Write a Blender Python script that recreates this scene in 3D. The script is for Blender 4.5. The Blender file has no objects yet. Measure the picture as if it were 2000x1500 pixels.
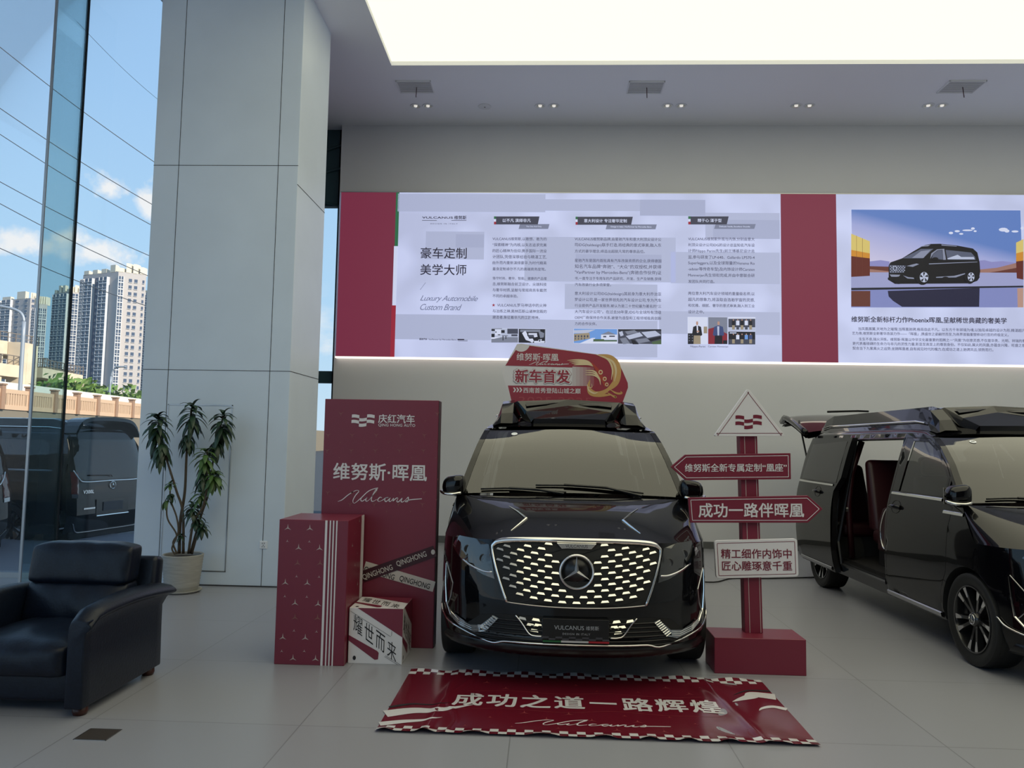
import bpy, bmesh, math, random
from mathutils import Vector, Matrix
from mathutils.geometry import delaunay_2d_cdt
from mathutils.bvhtree import BVHTree
random.seed(7)
C = bpy.context.scene.collection
R = math.radians
pi = math.pi
def lin(c):
    return tuple(((v/255)/12.92 if v/255 <= .04045 else ((v/255+.055)/1.055)**2.4) for v in c)
# ------------------------------------------------------------------ camera
CAMH, FPX = 1.63, 1500.0
PITCH, ROLL, YAW = R(4.3), R(1.0), R(2.4)
F0 = Vector((-math.sin(YAW), math.cos(YAW), 0)); R0 = Vector((math.cos(YAW), math.sin(YAW), 0)); U0 = Vector((0, 0, 1))
CF = F0*math.cos(PITCH)+U0*math.sin(PITCH); U1 = U0*math.cos(PITCH)-F0*math.sin(PITCH)
CR = R0*math.cos(ROLL)+U1*math.sin(ROLL); CU = U1*math.cos(ROLL)-R0*math.sin(ROLL)
cd = bpy.data.cameras.new('camera'); cam = bpy.data.objects.new('camera', cd); C.objects.link(cam)
cd.sensor_fit = 'HORIZONTAL'; cd.sensor_width = 36; cd.lens = 36*FPX/2000; cd.clip_end = 3000; cd.clip_start = .05
M = Matrix((CR, CU, -CF)).transposed().to_4x4(); M.translation = (0, 0, CAMH); cam.matrix_world = M
bpy.context.scene.camera = cam
def on(px, py, ax, v):
    """the point where the sight line through a pixel of the 2000x1500 photo meets the plane axis=v"""
    d = CF+CR*((px-1000)/FPX)-CU*((py-750)/FPX); o = Vector((0, 0, CAMH))
    return o+d*((v-o[ax])/d[ax])
def ray(px, py):
    return Vector((0, 0, CAMH)), (CF+CR*((px-1000)/FPX)-CU*((py-750)/FPX)).normalized()
# ------------------------------------------------------------------ view, sky, sun
sc = bpy.context.scene
sc.view_settings.view_transform = 'Standard'; sc.view_settings.look = 'None'
sc.view_settings.exposure = 0.0; sc.view_settings.gamma = 1.0
sc.cycles.max_bounces = 8; sc.cycles.transparent_max_bounces = 16; sc.cycles.use_denoising = True
sc.cycles.sample_clamp_indirect = 4.0; sc.cycles.caustics_reflective = False; sc.cycles.caustics_refractive = False
w = bpy.data.worlds.new('sky'); sc.world = w; w.use_nodes = True
nt = w.node_tree; N = nt.nodes; L = nt.links; N.clear()
out = N.new('ShaderNodeOutputWorld'); bg = N.new('ShaderNodeBackground'); L.new(bg.outputs[0], out.inputs[0])
tc = N.new('ShaderNodeTexCoord'); sep = N.new('ShaderNodeSeparateXYZ'); L.new(tc.outputs['Generated'], sep.inputs[0])
rp = N.new('ShaderNodeValToRGB'); L.new(sep.outputs['Z'], rp.inputs[0])
e = rp.color_ramp.elements
e[0].position = 0; e[0].color = (*lin((206, 231, 249)), 1); e[1].position = .8; e[1].color = (*lin((148, 192, 241)), 1)
for p_, c_ in ((.14, (184, 222, 250)), (.38, (166, 208, 249))):
    k = rp.color_ramp.elements.new(p_); k.color = (*lin(c_), 1)
dv = N.new('ShaderNodeMapping'); dv.inputs['Scale'].default_value = (5.5, 5.5, 13); L.new(tc.outputs['Generated'], dv.inputs[0])
dv.inputs['Location'].default_value = (.85, .2, .4)
nz = N.new('ShaderNodeTexNoise'); nz.inputs['Scale'].default_value = 1.0; nz.inputs['Detail'].default_value = 8; nz.inputs['Roughness'].default_value = .58
L.new(dv.outputs[0], nz.inputs['Vector'])
cr = N.new('ShaderNodeValToRGB'); L.new(nz.outputs['Fac'], cr.inputs[0]); cr.color_ramp.elements[0].position = .57; cr.color_ramp.elements[1].position = .70
zr = N.new('ShaderNodeMapRange'); L.new(sep.outputs['Z'], zr.inputs[0]); zr.inputs[1].default_value = .10; zr.inputs[2].default_value = .20; zr.inputs[3].default_value = 1; zr.inputs[4].default_value = 0
mu = N.new('ShaderNodeMath'); mu.operation = 'MULTIPLY'; L.new(cr.outputs[0], mu.inputs[0]); L.new(zr.outputs[0], mu.inputs[1])
def msk(d, sx, sz):
    v = N.new('ShaderNodeVectorMath'); v.operation = 'SUBTRACT'; L.new(tc.outputs['Generated'], v.inputs[0]); v.inputs[1].default_value = d
    q = N.new('ShaderNodeVectorMath'); q.operation = 'MULTIPLY'; L.new(v.outputs[0], q.inputs[0]); q.inputs[1].default_value = (1/sx, 1/sx, 1/sz)
    l = N.new('ShaderNodeVectorMath'); l.operation = 'LENGTH'; L.new(q.outputs[0], l.inputs[0]); return l.outputs['Value']
last = None
for (px, py), sx, sz in (((185, 488), .055, .020), ((30, 472), .05, .018), ((214, 362), .022, .016), ((290, 395), .016, .028), ((150, 470), .03, .016)):
    d = msk(tuple(ray(px, py)[1]), sx, sz)
    if last is None: last = d
    else: a = N.new('ShaderNodeMath'); a.operation = 'MINIMUM'; L.new(last, a.inputs[0]); L.new(d, a.inputs[1]); last = a.outputs[0]
n2 = N.new('ShaderNodeTexNoise'); n2.inputs['Scale'].default_value = 38; n2.inputs['Detail'].default_value = 7; n2.inputs['Roughness'].default_value = .6; L.new(tc.outputs['Generated'], n2.inputs['Vector'])
ma = N.new('ShaderNodeMath'); ma.operation = 'MULTIPLY_ADD'; L.new(n2.outputs['Fac'], ma.inputs[0]); ma.inputs[1].default_value = -2.4; L.new(last, ma.inputs[2])
cm = N.new('ShaderNodeMapRange'); L.new(ma.outputs[0], cm.inputs[0]); cm.inputs[1].default_value = -.25; cm.inputs[2].default_value = -.95; cm.inputs[3].default_value = 0; cm.inputs[4].default_value = .95
mz_ = N.new('ShaderNodeMath'); mz_.operation = 'MAXIMUM'; L.new(mu.outputs[0], mz_.inputs[0]); L.new(cm.outputs[0], mz_.inputs[1])
mx = N.new('ShaderNodeMixRGB'); L.new(mz_.outputs[0], mx.inputs[0]); L.new(rp.outputs[0], mx.inputs[1]); mx.inputs[2].default_value = (.95, .95, .95, 1)
L.new(mx.outputs[0], bg.inputs[0]); bg.inputs[1].default_value = 1.0
sd = bpy.data.lights.new('sun', 'SUN'); sd.energy = 6.5; sd.color = (1, .9, .74); sd.angle = R(.6)
sun = bpy.data.objects.new('sun', sd); C.objects.link(sun)
sun.rotation_euler = Vector((-.86, .42, -.55)).to_track_quat('-Z', 'Y').to_euler(); sun.location = (20, -10, 20)
PANEL_LIGHT = 1.28
# ------------------------------------------------------------------ materials
MATS = {}
def mat(name, col, rough=.5, metal=0, coat=0, emit=None, es=1, spec=.5, alpha=None):
    m = bpy.data.materials.new(name); m.use_nodes = True; b = m.node_tree.nodes['Principled BSDF']
    c = lin(col) if max(col) > 1.01 or isinstance(col[0], int) else col
    b.inputs['Base Color'].default_value = (*c, 1); b.inputs['Roughness'].default_value = rough; b.inputs['Metallic'].default_value = metal
    b.inputs['Coat Weight'].default_value = coat; b.inputs['Coat Roughness'].default_value = .03; b.inputs['Specular IOR Level'].default_value = spec
    if emit:
        ec = lin(emit); b.inputs['Emission Color'].default_value = (*ec, 1); b.inputs['Emission Strength'].default_value = es
    MATS[name] = m; return m
def noisy(m, scale, amt, detail=4, bump=0, stretch=None):
    """break the flat colour up with a soft noise of the thing's own surface"""
    t = m.node_tree; b = t.nodes['Principled BSDF']; col = b.inputs['Base Color'].default_value[:]
    c = t.nodes.new('ShaderNodeTexCoord'); mp = t.nodes.new('ShaderNodeMapping'); n = t.nodes.new('ShaderNodeTexNoise'); n.inputs['Scale'].default_value = scale; n.inputs['Detail'].default_value = detail
    if stretch: mp.inputs['Scale'].default_value = stretch
    t.links.new(c.outputs['Object'], mp.inputs[0]); t.links.new(mp.outputs[0], n.inputs['Vector'])
    r = t.nodes.new('ShaderNodeValToRGB'); r.color_ramp.elements[0].position = .3; r.color_ramp.elements[1].position = .7
    r.color_ramp.elements[0].color = (*[v*(1-amt) for v in col[:3]], 1); r.color_ramp.elements[1].color = (*[min(1, v*(1+amt)) for v in col[:3]], 1)
    t.links.new(n.outputs['Fac'], r.inputs[0]); t.links.new(r.outputs[0], b.inputs['Base Color'])
    if bump:
        bp = t.nodes.new('ShaderNodeBump'); bp.inputs['Strength'].default_value = bump; bp.inputs['Distance'].default_value = .01
        t.links.new(n.outputs['Fac'], bp.inputs['Height']); t.links.new(bp.outputs[0], b.inputs['Normal'])
    return m
def glassmat(name, tint, refl=1.0, rough=0.0, ior=1.5):
    m = bpy.data.materials.new(name); m.use_nodes = True; t = m.node_tree; t.nodes.clear()
    o = t.nodes.new('ShaderNodeOutputMaterial'); mi = t.nodes.new('ShaderNodeMixShader'); tr = t.nodes.new('ShaderNodeBsdfTransparent'); gl = t.nodes.new('ShaderNodeBsdfGlossy')
    tr.inputs[0].default_value = (*tint, 1); gl.inputs['Roughness'].default_value = rough
    fr = t.nodes.new('ShaderNodeFresnel'); fr.inputs[0].default_value = ior; mm = t.nodes.new('ShaderNodeMath'); mm.operation = 'MULTIPLY'; mm.use_clamp = True
    mm.inputs[1].default_value = refl; t.links.new(fr.outputs[0], mm.inputs[0]); t.links.new(mm.outputs[0], mi.inputs[0])
    t.links.new(tr.outputs[0], mi.inputs[1]); t.links.new(gl.outputs[0], mi.inputs[2]); t.links.new(mi.outputs[0], o.inputs[0])
    MATS[name] = m; return m
mat('paint', (.0022, .0022, .0034), .3, 0, .85, spec=.02)
mat('black_trim', (.006, .006, .007), .25); mat('black_matte', (.004, .004, .004), .7); mat('rubber', (.008, .008, .008), .6); mat('dark_plastic', (.012, .012, .013), .4)
mat('chrome', (.86, .85, .82), .09, 1); mat('satin_metal', (.45, .45, .46), .3, 1); mat('rim_black', (.012, .012, .013), .2, 0, .6); mat('rim_polish', (.75, .75, .76), .18, 1)
mat('emblem_metal', (.86, .86, .87), .32, 1); mat('tab_metal', (.92, .9, .82), .16, 1); mat('lamp_clear', (.3, .32, .34), .05, .7); mat('lamp_red', (.12, .004, .006), .1, 0, .8)
mat('burgundy', (.034, .0045, .0075), .4); mat('interior', (.012, .011, .012), .7); mat('white_plastic', (240, 243, 248), .4); mat('ink_grey', (.05, .05, .06), .5)
glassmat('car_glass', (.13, .14, .135), 2.3); glassmat('car_glass_side', (.13, .14, .13), 1.5); glassmat('car_glass_dark', (.06, .065, .07), 1.6); glassmat('lamp_glass', (.75, .78, .8), 3.0)
glassmat('window_glass', (.985, .992, .995), .45); glassmat('fin_glass', (.84, .955, .965), .4)
noisy(mat('wall_paint', (217, 219, 224), .6), 1.2, .015, 3)
noisy(mat('ceiling_paint', (246, 248, 254), .6), .8, .015, 2)
mat('panel_grey', (222, 234, 246), .36, 0); noisy(MATS['panel_grey'], .9, .05, 5)
mat('vent_grey', (232, 234, 238), .5); mat('seam', (.04, .04, .045), .8)
mat('alu', (.5, .51, .52), .35, .9); mat('teal_frame', (.03, .075, .09), .4); mat('baseboard', (96, 98, 98), .4)
mat('red_print', (.185, .019, .042), .38); mat('red_dark', (.040, .004, .010), .45); mat('white_print', (.74, .72, .74), .45); mat('cream_print', (.60, .56, .53), .5)
mat('star_white', (.50, .42, .40), .5); mat('star_gold', (.24, .10, .085), .5); mat('star_dim', (.23, .075, .07), .5); mat('black_print', (.012, .010, .012), .5)
mat('vinyl_red', (.135, .008, .020), .17, spec=.6); mat('vinyl_white', (.68, .67, .68), .17, spec=.6); mat('vinyl_grey', (.30, .16, .17), .2)
noisy(mat('leather', (.004, .008, .019), .36, spec=.35), 60, .25, 4, .12)
mat('wood_foot', (.05, .012, .008), .35)
mat('gold', (.62, .36, .13), .4); mat('pale_gold', (.78, .62, .38), .4); mat('gold_red', (.45, .06, .04), .4); mat('violet', (.10, .04, .20), .4)
m = mat('luminous', (60, 60, 58), .8, emit=(255, 251, 221), es=PANEL_LIGHT)
mat('strip_light', (255, 250, 235), .5, emit=(255, 240, 222), es=1.25)
mat('lamp_face', (.9, .9, .9), .2, emit=(255, 250, 240), es=.6)
# floor: big grey porcelain tiles with hairline joints
m = mat('floor_tile', (118, 120, 117), .26, spec=.45); t = m.node_tree; b = t.nodes['Principled BSDF']
c_ = t.nodes.new('ShaderNodeTexCoord'); mp = t.nodes.new('ShaderNodeMapping'); mp.inputs['Location'].default_value = (.16, .35, 0)
br = t.nodes.new('ShaderNodeTexBrick'); br.offset = 0; br.inputs['Scale'].default_value = 1; br.inputs['Brick Width'].default_value = 1.2; br.inputs['Row Height'].default_value = 1.2
br.inputs['Mortar Size'].default_value = .0035; br.inputs['Color1'].default_value = (*lin((150, 151, 159)), 1); br.inputs['Color2'].default_value = (*lin((153, 154, 161)), 1); br.inputs['Mortar'].default_value = (*lin((124, 125, 130)), 1)
nn = t.nodes.new('ShaderNodeTexNoise'); nn.inputs['Scale'].default_value = .8; nn.inputs['Detail'].default_value = 1
mr = t.nodes.new('ShaderNodeMapRange'); mr.inputs[3].default_value = .27; mr.inputs[4].default_value = .31
t.links.new(c_.outputs['Object'], mp.inputs[0]); t.links.new(mp.outputs[0], br.inputs['Vector']); t.links.new(br.outputs['Color'], b.inputs['Base Color'])
t.links.new(c_.outputs['Object'], nn.inputs['Vector']); t.links.new(nn.outputs['Fac'], mr.inputs[0]); t.links.new(mr.outputs[0], b.inputs['Roughness'])
# ------------------------------------------------------------------ mesh helpers
class MB:
    def __init__(s): s.v = []; s.f = []
    def add(s, vs, fs):
        o = len(s.v); s.v += [tuple(p) for p in vs]; s.f += [tuple(i+o for i in q) for q in fs]; return s
    def box(s, x0, x1, y0, y1, z0, z1):
        return s.add([(x, y, z) for z in (z0, z1) for y in (y0, y1) for x in (x0, x1)], [(0, 2, 3, 1), (4, 5, 7, 6), (0, 1, 5, 4), (2, 6, 7, 3), (0, 4, 6, 2), (1, 3, 7, 5)])
    def grid(s, rows, close=False):
        n = len(rows[0]); vs = [p for r in rows for p in r]; fs = []
        for i in range(len(rows)-1):
            for j in range(n if close else n-1):
                k = (j+1) % n; fs.append((i*n+j, i*n+k, (i+1)*n+k, (i+1)*n+j))
        return s.add(vs, fs)
    def prism(s, pts, a, b, ax=1):
        """polygon in the two other axes, extruded along ax from a to b"""
        def P(p, q): return (q, p[0], p[1]) if ax == 0 else ((p[0], q, p[1]) if ax == 1 else (p[0], p[1], q))
        n = len(pts); vs = [P(p, a) for p in pts]+[P(p, b) for p in pts]
        fs = [tuple(range(n)), tuple(range(2*n-1, n-1, -1))]+[(i, n+i, n+(i+1) % n, (i+1) % n) for i in range(n)]
        return s.add(vs, fs)
    def tube(s, path, r, n=8, cap=True):
        path = [Vector(p) for p in path]; m = len(path); rows = []
        rr = r if isinstance(r, (list, tuple)) else [r]*m
        t0 = (path[1]-path[0]).normalized(); u = t0.orthogonal().normalized()
        for i, p in enumerate(path):
            t = (path[min(i+1, m-1)]-path[max(i-1, 0)])
            t = t.normalized() if t.length > 1e-9 else t0
            u = (u-t*u.dot(t)); u = u.normalized() if u.length > 1e-6 else t.orthogonal().normalized(); q = t.cross(u)
            rows.append([p+(u*math.cos(2*pi*k/n)+q*math.sin(2*pi*k/n))*rr[i] for k in range(n)])
        o = len(s.v); s.grid(rows, True)
        if cap: s.f.append(tuple(o+k for k in range(n))[::-1]); s.f.append(tuple(o+(m-1)*n+k for k in range(n)))
        return s
    def lathe(s, prof, n=32, c=(0, 0, 0), ax=2):
        rows = []
        for r, h in prof:
            row = []
            for k in range(n):
                a = 2*pi*k/n; x, y = r*math.cos(a), r*math.sin(a)
                row.append((c[0]+x, c[1]+y, c[2]+h) if ax == 2 else ((c[0]+h, c[1]+x, c[2]+y) if ax == 0 else (c[0]+x, c[1]+h, c[2]+y)))
            rows.append(row)
        return s.grid(rows, True)
    def ribbon(s, pts, wd, nrm, off=0):
        """a flat stroke of width wd (number or list) along pts lying on a plane with normal nrm"""
        pts = [Vector(p) for p in pts]; nrm = Vector(nrm); m = len(pts); vs = []
        for i, p in enumerate(pts):
            t = (pts[min(i+1, m-1)]-pts[max(i-1, 0)]).normalized(); q = nrm.cross(t).normalized(); h = (wd[i] if isinstance(wd, (list, tuple)) else wd)/2
            vs += [p+q*h+nrm*off, p-q*h+nrm*off]
        return s.add(vs, [(2*i, 2*i+1, 2*i+3, 2*i+2) for i in range(m-1)])
    def xf(s, mtx, start=0):
        s.v[start:] = [tuple(mtx @ Vector(p)) for p in s.v[start:]]; return s
    def obj(s, name, m, parent=None, smooth=False, bevel=0, segs=2, sub=0, auto=None, solid=0):
        me = bpy.data.meshes.new(name); me.from_pydata(s.v, [], s.f); me.validate()
        bm = bmesh.new(); bm.from_mesh(me); bmesh.ops.remove_doubles(bm, verts=bm.verts, dist=1e-5); bmesh.ops.recalc_face_normals(bm, faces=bm.faces)
        if bevel: bmesh.ops.bevel(bm, geom=[e for e in bm.edges if len(e.link_faces) == 2 and e.calc_face_angle(0) > .5], offset=bevel, segments=segs, affect='EDGES', profile=.5)
        bm.to_mesh(me); bm.free()
        if smooth or sub: me.polygons.foreach_set('use_smooth', [True]*len(me.polygons))
        if auto:
            me.polygons.foreach_set('use_smooth', [True]*len(me.polygons)); me.set_sharp_from_angle(angle=R(auto))
        me.materials.append(MATS[m] if isinstance(m, str) else m)
        o = bpy.data.objects.new(name, me); C.objects.link(o)
        if sub: md = o.modifiers.new('sub', 'SUBSURF'); md.levels = sub; md.render_levels = sub
        if solid: md = o.modifiers.new('solid', 'SOLIDIFY'); md.thickness = solid; md.offset = 0
        if parent is not None: o.parent = parent
        return o
def thing(name, label, cat, loc=(0, 0, 0), group=None, rz=0):
    o = bpy.data.objects.new(name, None); C.objects.link(o); o.location = loc; o.rotation_euler = (0, 0, rz); o.empty_display_size = .1
    return tag(o, label, cat, group)
def tag(o, label, cat, group=None):
    o['label'] = label; o['category'] = cat
    if group: o['group'] = group
    return o
def struct(o, label=None, cat=None):
    o['kind'] = 'structure'
    if label: o['label'] = label
    if cat: o['category'] = cat
    return o
def world_child(o, parent):
    """parent o, whose mesh is in world coordinates, under a placed thing"""
    o.parent = parent; o.matrix_parent_inverse = Matrix.Translation(parent.location).inverted() @ Matrix.Identity(4)
    if parent.rotation_euler.z: o.matrix_parent_inverse = (Matrix.Translation(parent.location) @ Matrix.Rotation(parent.rotation_euler.z, 4, 'Z')).inverted()
    return o
def inpoly(p, poly):
    x, y = p; r = False; n = len(poly)
    for i in range(n):
        x1, y1 = poly[i]; x2, y2 = poly[(i+1) % n]
        if (y1 > y) != (y2 > y) and x < (x2-x1)*(y-y1)/(y2-y1)+x1: r = not r
    return r
def cdt(outer, holes=(), step=.05):
    """fill a 2D outline with small triangles, leaving the holes open"""
    def dens(pl):
        o = []
        for i in range(len(pl)):
            a = Vector(pl[i]); b_ = Vector(pl[(i+1) % len(pl)]); k = max(1, int((b_-a).length/step))
            o += [a+(b_-a)*(j/k) for j in range(k)]
        return o
    vs = []; ed = []
    for pl in [outer]+list(holes):
        d = dens(pl); o = len(vs); vs += d; ed += [(o+i, o+(i+1) % len(d)) for i in range(len(d))]
    xs = [p[0] for p in outer]; ys = [p[1] for p in outer]
    nx = int((max(xs)-min(xs))/step); ny = int((max(ys)-min(ys))/step)
    bd = list(vs)
    for i in range(1, nx+1):
        for j in range(1, ny+1):
            p = (min(xs)+(i-.5+.5*(j % 2)*.5)*step, min(ys)+(j-.5)*step)
            if inpoly(p, outer) and not any(inpoly(p, h) for h in holes) and min((Vector(p)-q).length_squared for q in bd) > (step*.4)**2: vs.append(Vector(p))
    V, E_, F_, *_ = delaunay_2d_cdt([Vector(v) for v in vs], ed, [], 0, 1e-6)
    fs = []
    for f in F_:
        c = sum((V[i] for i in f), Vector((0, 0)))/len(f)
        if inpoly(c, outer) and not any(inpoly(c, h) for h in holes): fs.append(tuple(f))
    return [tuple(v) for v in V], fs
def patch(mb, outer, fn, holes=(), step=.05):
    v, f = cdt(outer, holes, step); return mb.add([fn(*p) for p in v], f)
_tc = {}
def glyphs(body, bold=0, shear=0, spacing=1.0):
    k = (body, bold, shear, spacing)
    if k not in _tc:
        cu = bpy.data.curves.new('t', 'FONT'); cu.body = body; cu.shear = shear; cu.resolution_u = 3; cu.space_character = spacing
        o = bpy.data.objects.new('t', cu); C.objects.link(o); dg = bpy.context.evaluated_depsgraph_get()
        me = bpy.data.meshes.new_from_object(o.evaluated_get(dg)); vs = [v.co.copy() for v in me.vertices]; fs = [tuple(p.vertices) for p in me.polygons]
        bpy.data.objects.remove(o); bpy.data.curves.remove(cu); bpy.data.meshes.remove(me)
        if bold:
            n = len(vs); v0, f0 = vs[:], fs[:]; K = 4 if bold < .05 else 12
            for q in range(K): a = 2*pi*(q+.5)/K; d = Vector((math.cos(a), math.sin(a), 0))*bold; fs += [tuple(i+len(vs) for i in f) for f in f0]; vs += [v+d+Vector((0, 0, q+1)) for v in v0]
        _tc[k] = (vs, fs)
    return _tc[k]
def text(mb, body, c, w, U=(1, 0, 0), V=(0, 0, 1), bold=0, shear=0, h=None, spacing=1.0, fn=None):
    """flat lettering centred at c whose ink is w wide along U (h: its height, else kept in proportion)"""
    vs, fs = glyphs(body, bold, shear, spacing)
    x0 = min(p.x for p in vs); x1 = max(p.x for p in vs); y0 = min(p.y for p in vs); y1 = max(p.y for p in vs)
    s = w/(x1-x0); sy = h/(y1-y0) if h else s
    c = Vector(c); U = Vector(U); V = Vector(V)
    Nn = U.cross(V).normalized()*.00012
    P = [c+U*((p.x-(x0+x1)/2)*s)+V*((p.y-(y0+y1)/2)*sy)+Nn*p.z for p in vs]
    if fn: P = [fn(p) for p in P]
    return mb.add(P, fs)
def smooth_path(pts, k=6):
    """Catmull-Rom through the points"""
    P = [Vector(p) for p in pts]; P = [P[0]*2-P[1]]+P+[P[-1]*2-P[-2]]; o = []
    for i in range(1, len(P)-2):
        a, b_, c, d = P[i-1:i+3]
        for j in range(k):
            t = j/k; o.append(.5*((2*b_)+(c-a)*t+(2*a-5*b_+4*c-d)*t*t+(3*b_-a-3*c+d)*t**3))
    return o+[P[-2]]
def itp(tab, x):
    if x <= tab[0][0]: return tab[0][1]
    for (a, fa), (b_, fb) in zip(tab, tab[1:]):
        if x <= b_: return fa+(fb-fa)*(x-a)/(b_-a)
    return tab[-1][1]
def rbox(mb, x0, x1, y0, y1, z0, z1): return mb.box(x0, x1, y0, y1, z0, z1)
SCRIPT = [  # the cursive signature, strokes in a unit-height frame
    [(0, -.05), (.25, .05), (.6, .33), (1.0, .55), (1.18, .52), (1.0, .3), (.86, .02), (.95, -.12), (1.3, .15), (1.75, .55), (2.25, .72), (2.1, .6)],
    [(1.35, .18), (1.3, .05), (1.4, 0), (1.6, .14), (1.66, .22), (1.58, .05), (1.66, 0), (1.84, .14), (2.1, .5), (2.2, .62), (2.12, .62), (1.95, .3), (1.9, .05), (2.0, 0), (2.2, .1)],
    [(2.5, .2), (2.38, .22), (2.26, .08), (2.34, 0), (2.55, .08), (2.72, .2), (2.86, .22), (2.74, .22), (2.66, .08), (2.74, 0), (2.92, .16), (2.96, .2), (2.9, .04), (3.0, .02), (3.16, .2), (3.12, .04), (3.32, .2), (3.4, .18), (3.34, .03), (3.44, 0), (3.6, .17), (3.64, .2), (3.58, .03), (3.68, 0), (3.86, .14), (3.98, .26), (3.98, .08), (3.9, 0), (3.82, .03), (4.1, .12), (4.75, .19)]]
def script(mb, c, w, U, V, nrm, th=.012, fn=None, flat=1):
    c = Vector(c); U = Vector(U); V = Vector(V); s = w/4.75
    for j_, st in enumerate(SCRIPT):
        pts = smooth_path([c+U*((x-2.375)*s)+V*((y-.28)*s*1.05*flat)+Vector(nrm)*(.0002*j_) for x, y in st], 4)
        o = len(mb.v); n = len(pts)
        mb.ribbon(pts, [th*(.35+.65*abs(math.sin(i*.23))) for i in range(n)], nrm)
        if fn: mb.v[o:] = [tuple(fn(Vector(p))) for p in mb.v[o:]]
    return mb
def star3(mb, c, r, U, V, wide=.2, fn=None, flip=1):
    """three slim blades meeting in the middle"""
    c = Vector(c); U = Vector(U); V = Vector(V); vs = [c]
    for k in range(3):
        a = R(90*flip+120*k); b_ = a+R(60)
        vs.append(c+U*(math.cos(a)*r)+V*(math.sin(a)*r)); vs.append(c+U*(math.cos(b_)*r*wide)+V*(math.sin(b_)*r*wide))
    return mb.add([fn(v) for v in vs] if fn else vs, [(0, 1, 2), (0, 2, 3), (0, 3, 4), (0, 4, 5), (0, 5, 6), (0, 6, 1)])
# ================================================================== THE HALL
H = 6.88; YB = 12.4; PY = 8.42
fl = MB().box(-9.2, 11, -8.2, 12.6, -.12, 0).obj('floor', 'floor_tile'); struct(fl, 'grey tiled showroom floor with hairline joints', 'floor')
o = MB().box(-3.45, 11.2, YB, YB+.3, 0, H+.5).obj('wall_back', 'wall_paint'); struct(o, 'beige grey back wall carrying the long lit banner', 'wall')
o = MB().box(11, 11.2, -8.2, YB, 0, H+.5).obj('wall_right', 'wall_paint'); struct(o, 'plain right wall', 'wall')
o = MB().box(-1.5, 11.2, -8.4, -8.2, 0, H+.5).obj('wall_front', mat('dark_wall', (52, 52, 55), .6)); struct(o, 'plain wall behind the viewer', 'wall')
# soffit ceiling with the opening for the luminous field
mb = MB(); X0, X1, Y0, Y1 = -2.21, 9.6, -4.5, 10.36
mb.box(-9.2, X0, -8.2, 8.64, H, H+.25).box(-4.7, X0, 8.64, YB+.2, H, H+.25).box(X1, 11.1, -8.2, YB+.2, H, H+.25).box(X0, X1, Y1, YB+.2, H, H+.25).box(X0, X1, -8.2, Y0, H, H+.25)
o = mb.obj('ceiling', 'ceiling_paint'); struct(o, 'pale grey soffit around the glowing ceiling field', 'ceiling')
o = MB().box(X0-.02, X1+.02, Y0-.02, Y1+.02, H+.06, H+.1).obj('luminous_ceiling_panel', 'luminous'); tag(o, 'huge warm white luminous membrane set into the ceiling', 'ceiling light')
o = MB().box(-9.2, 11.3, -8.4, 8.64, H+.3, H+.8).box(-4.7, 11.3, 8.64, 12.9, H+.3, H+.8).obj('roof_slab', 'seam'); struct(o, 'roof slab over the showroom', 'roof')
o = MB().box(-3.45, 11, YB-.012, YB, 0, .11).obj('baseboard_back', 'baseboard'); struct(o, 'grey skirting along the back wall', 'baseboard')
# clad pillar
mb = MB().box(-4.51, -2.83, PY, 9.5, 0, H); pil = mb.obj('pillar', 'panel_grey', bevel=.004, segs=1); struct(pil, 'broad pillar clad in grey metal panels', 'pillar')
mb = MB()
for x in (-4.215, -3.06): mb.box(x-.003, x+.003, PY-.002, PY+.004, 0, H)
for z in (4.72, 2.37): mb.box(-4.51, -2.83, PY-.002, PY+.004, z-.003, z+.003)
for z in (4.5, 2.37): mb.box(-2.834, -2.827, PY, 9.5, z-.003, z+.003)
mb.obj('panel_joint', 'seam', pil)
mb = MB(); a, b_, z1, z0 = -4.20, -3.46, 1.985, .15
for r in ((a, a+.012, z0, z1), (b_-.012, b_, z0, z1), (a, b_, z1-.012, z1), (a, b_, z0, z0+.012)): mb.box(r[0], r[1], PY-.004, PY+.002, r[2], r[3])
mb.obj('hatch_frame', 'satin_metal', pil)
o = MB().box(-4.51, -2.83, PY-.012, PY, 0, .012).obj('floor_trim', 'seam', pil)
# power socket
t = thing('power_socket', 'white wall socket low on the grey pillar', 'socket', (-3.05, PY, .455))
MB().box(-.043, .043, -.012, 0, -.043, .043).obj('cover_plate', 'white_plastic', t, bevel=.006)
mb = MB()
for x, z in ((-.011, .018), (.011, .018), (-.011, -.02), (.011, -.02), (0, -.004)): mb.box(x-.003, x+.003, -.0135, -.0115, z-.006, z+.006)
mb.obj('contact_slot', 'black_print', t)
# slit window between pillar and back wall, and the wall that closes it off at the left
o = MB().box(-4.7, -4.5, 9.5, 12.9, -.1, H).obj('wall_left', 'seam'); struct(o, 'short return wall hidden behind the pillar', 'wall')
w2 = MB().box(-4.5, -3.45, 12.66, 12.68, 0, H).obj('window_2', 'window_glass'); struct(w2, 'narrow window slit between the pillar and the back wall', 'window')
mb = MB().box(-4.5, -3.45, 12.60, 12.70, 2.55, 2.75).box(-3.53, -3.45, 12.6, 12.7, 0, H).box(-4.5, -3.45, 12.6, 12.72, 5.55, H)
mb.obj('window_frame', 'teal_frame', w2)
mb = MB()
for z, tl in ((5.95, .25), (6.3, .3), (5.75, -.2)): mb.tube([(-4.4, 12.58, z), (-3.5, 12.58, z+tl)], .02, 6)
mb.obj('roller_bar', 'teal_frame', w2)
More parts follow.
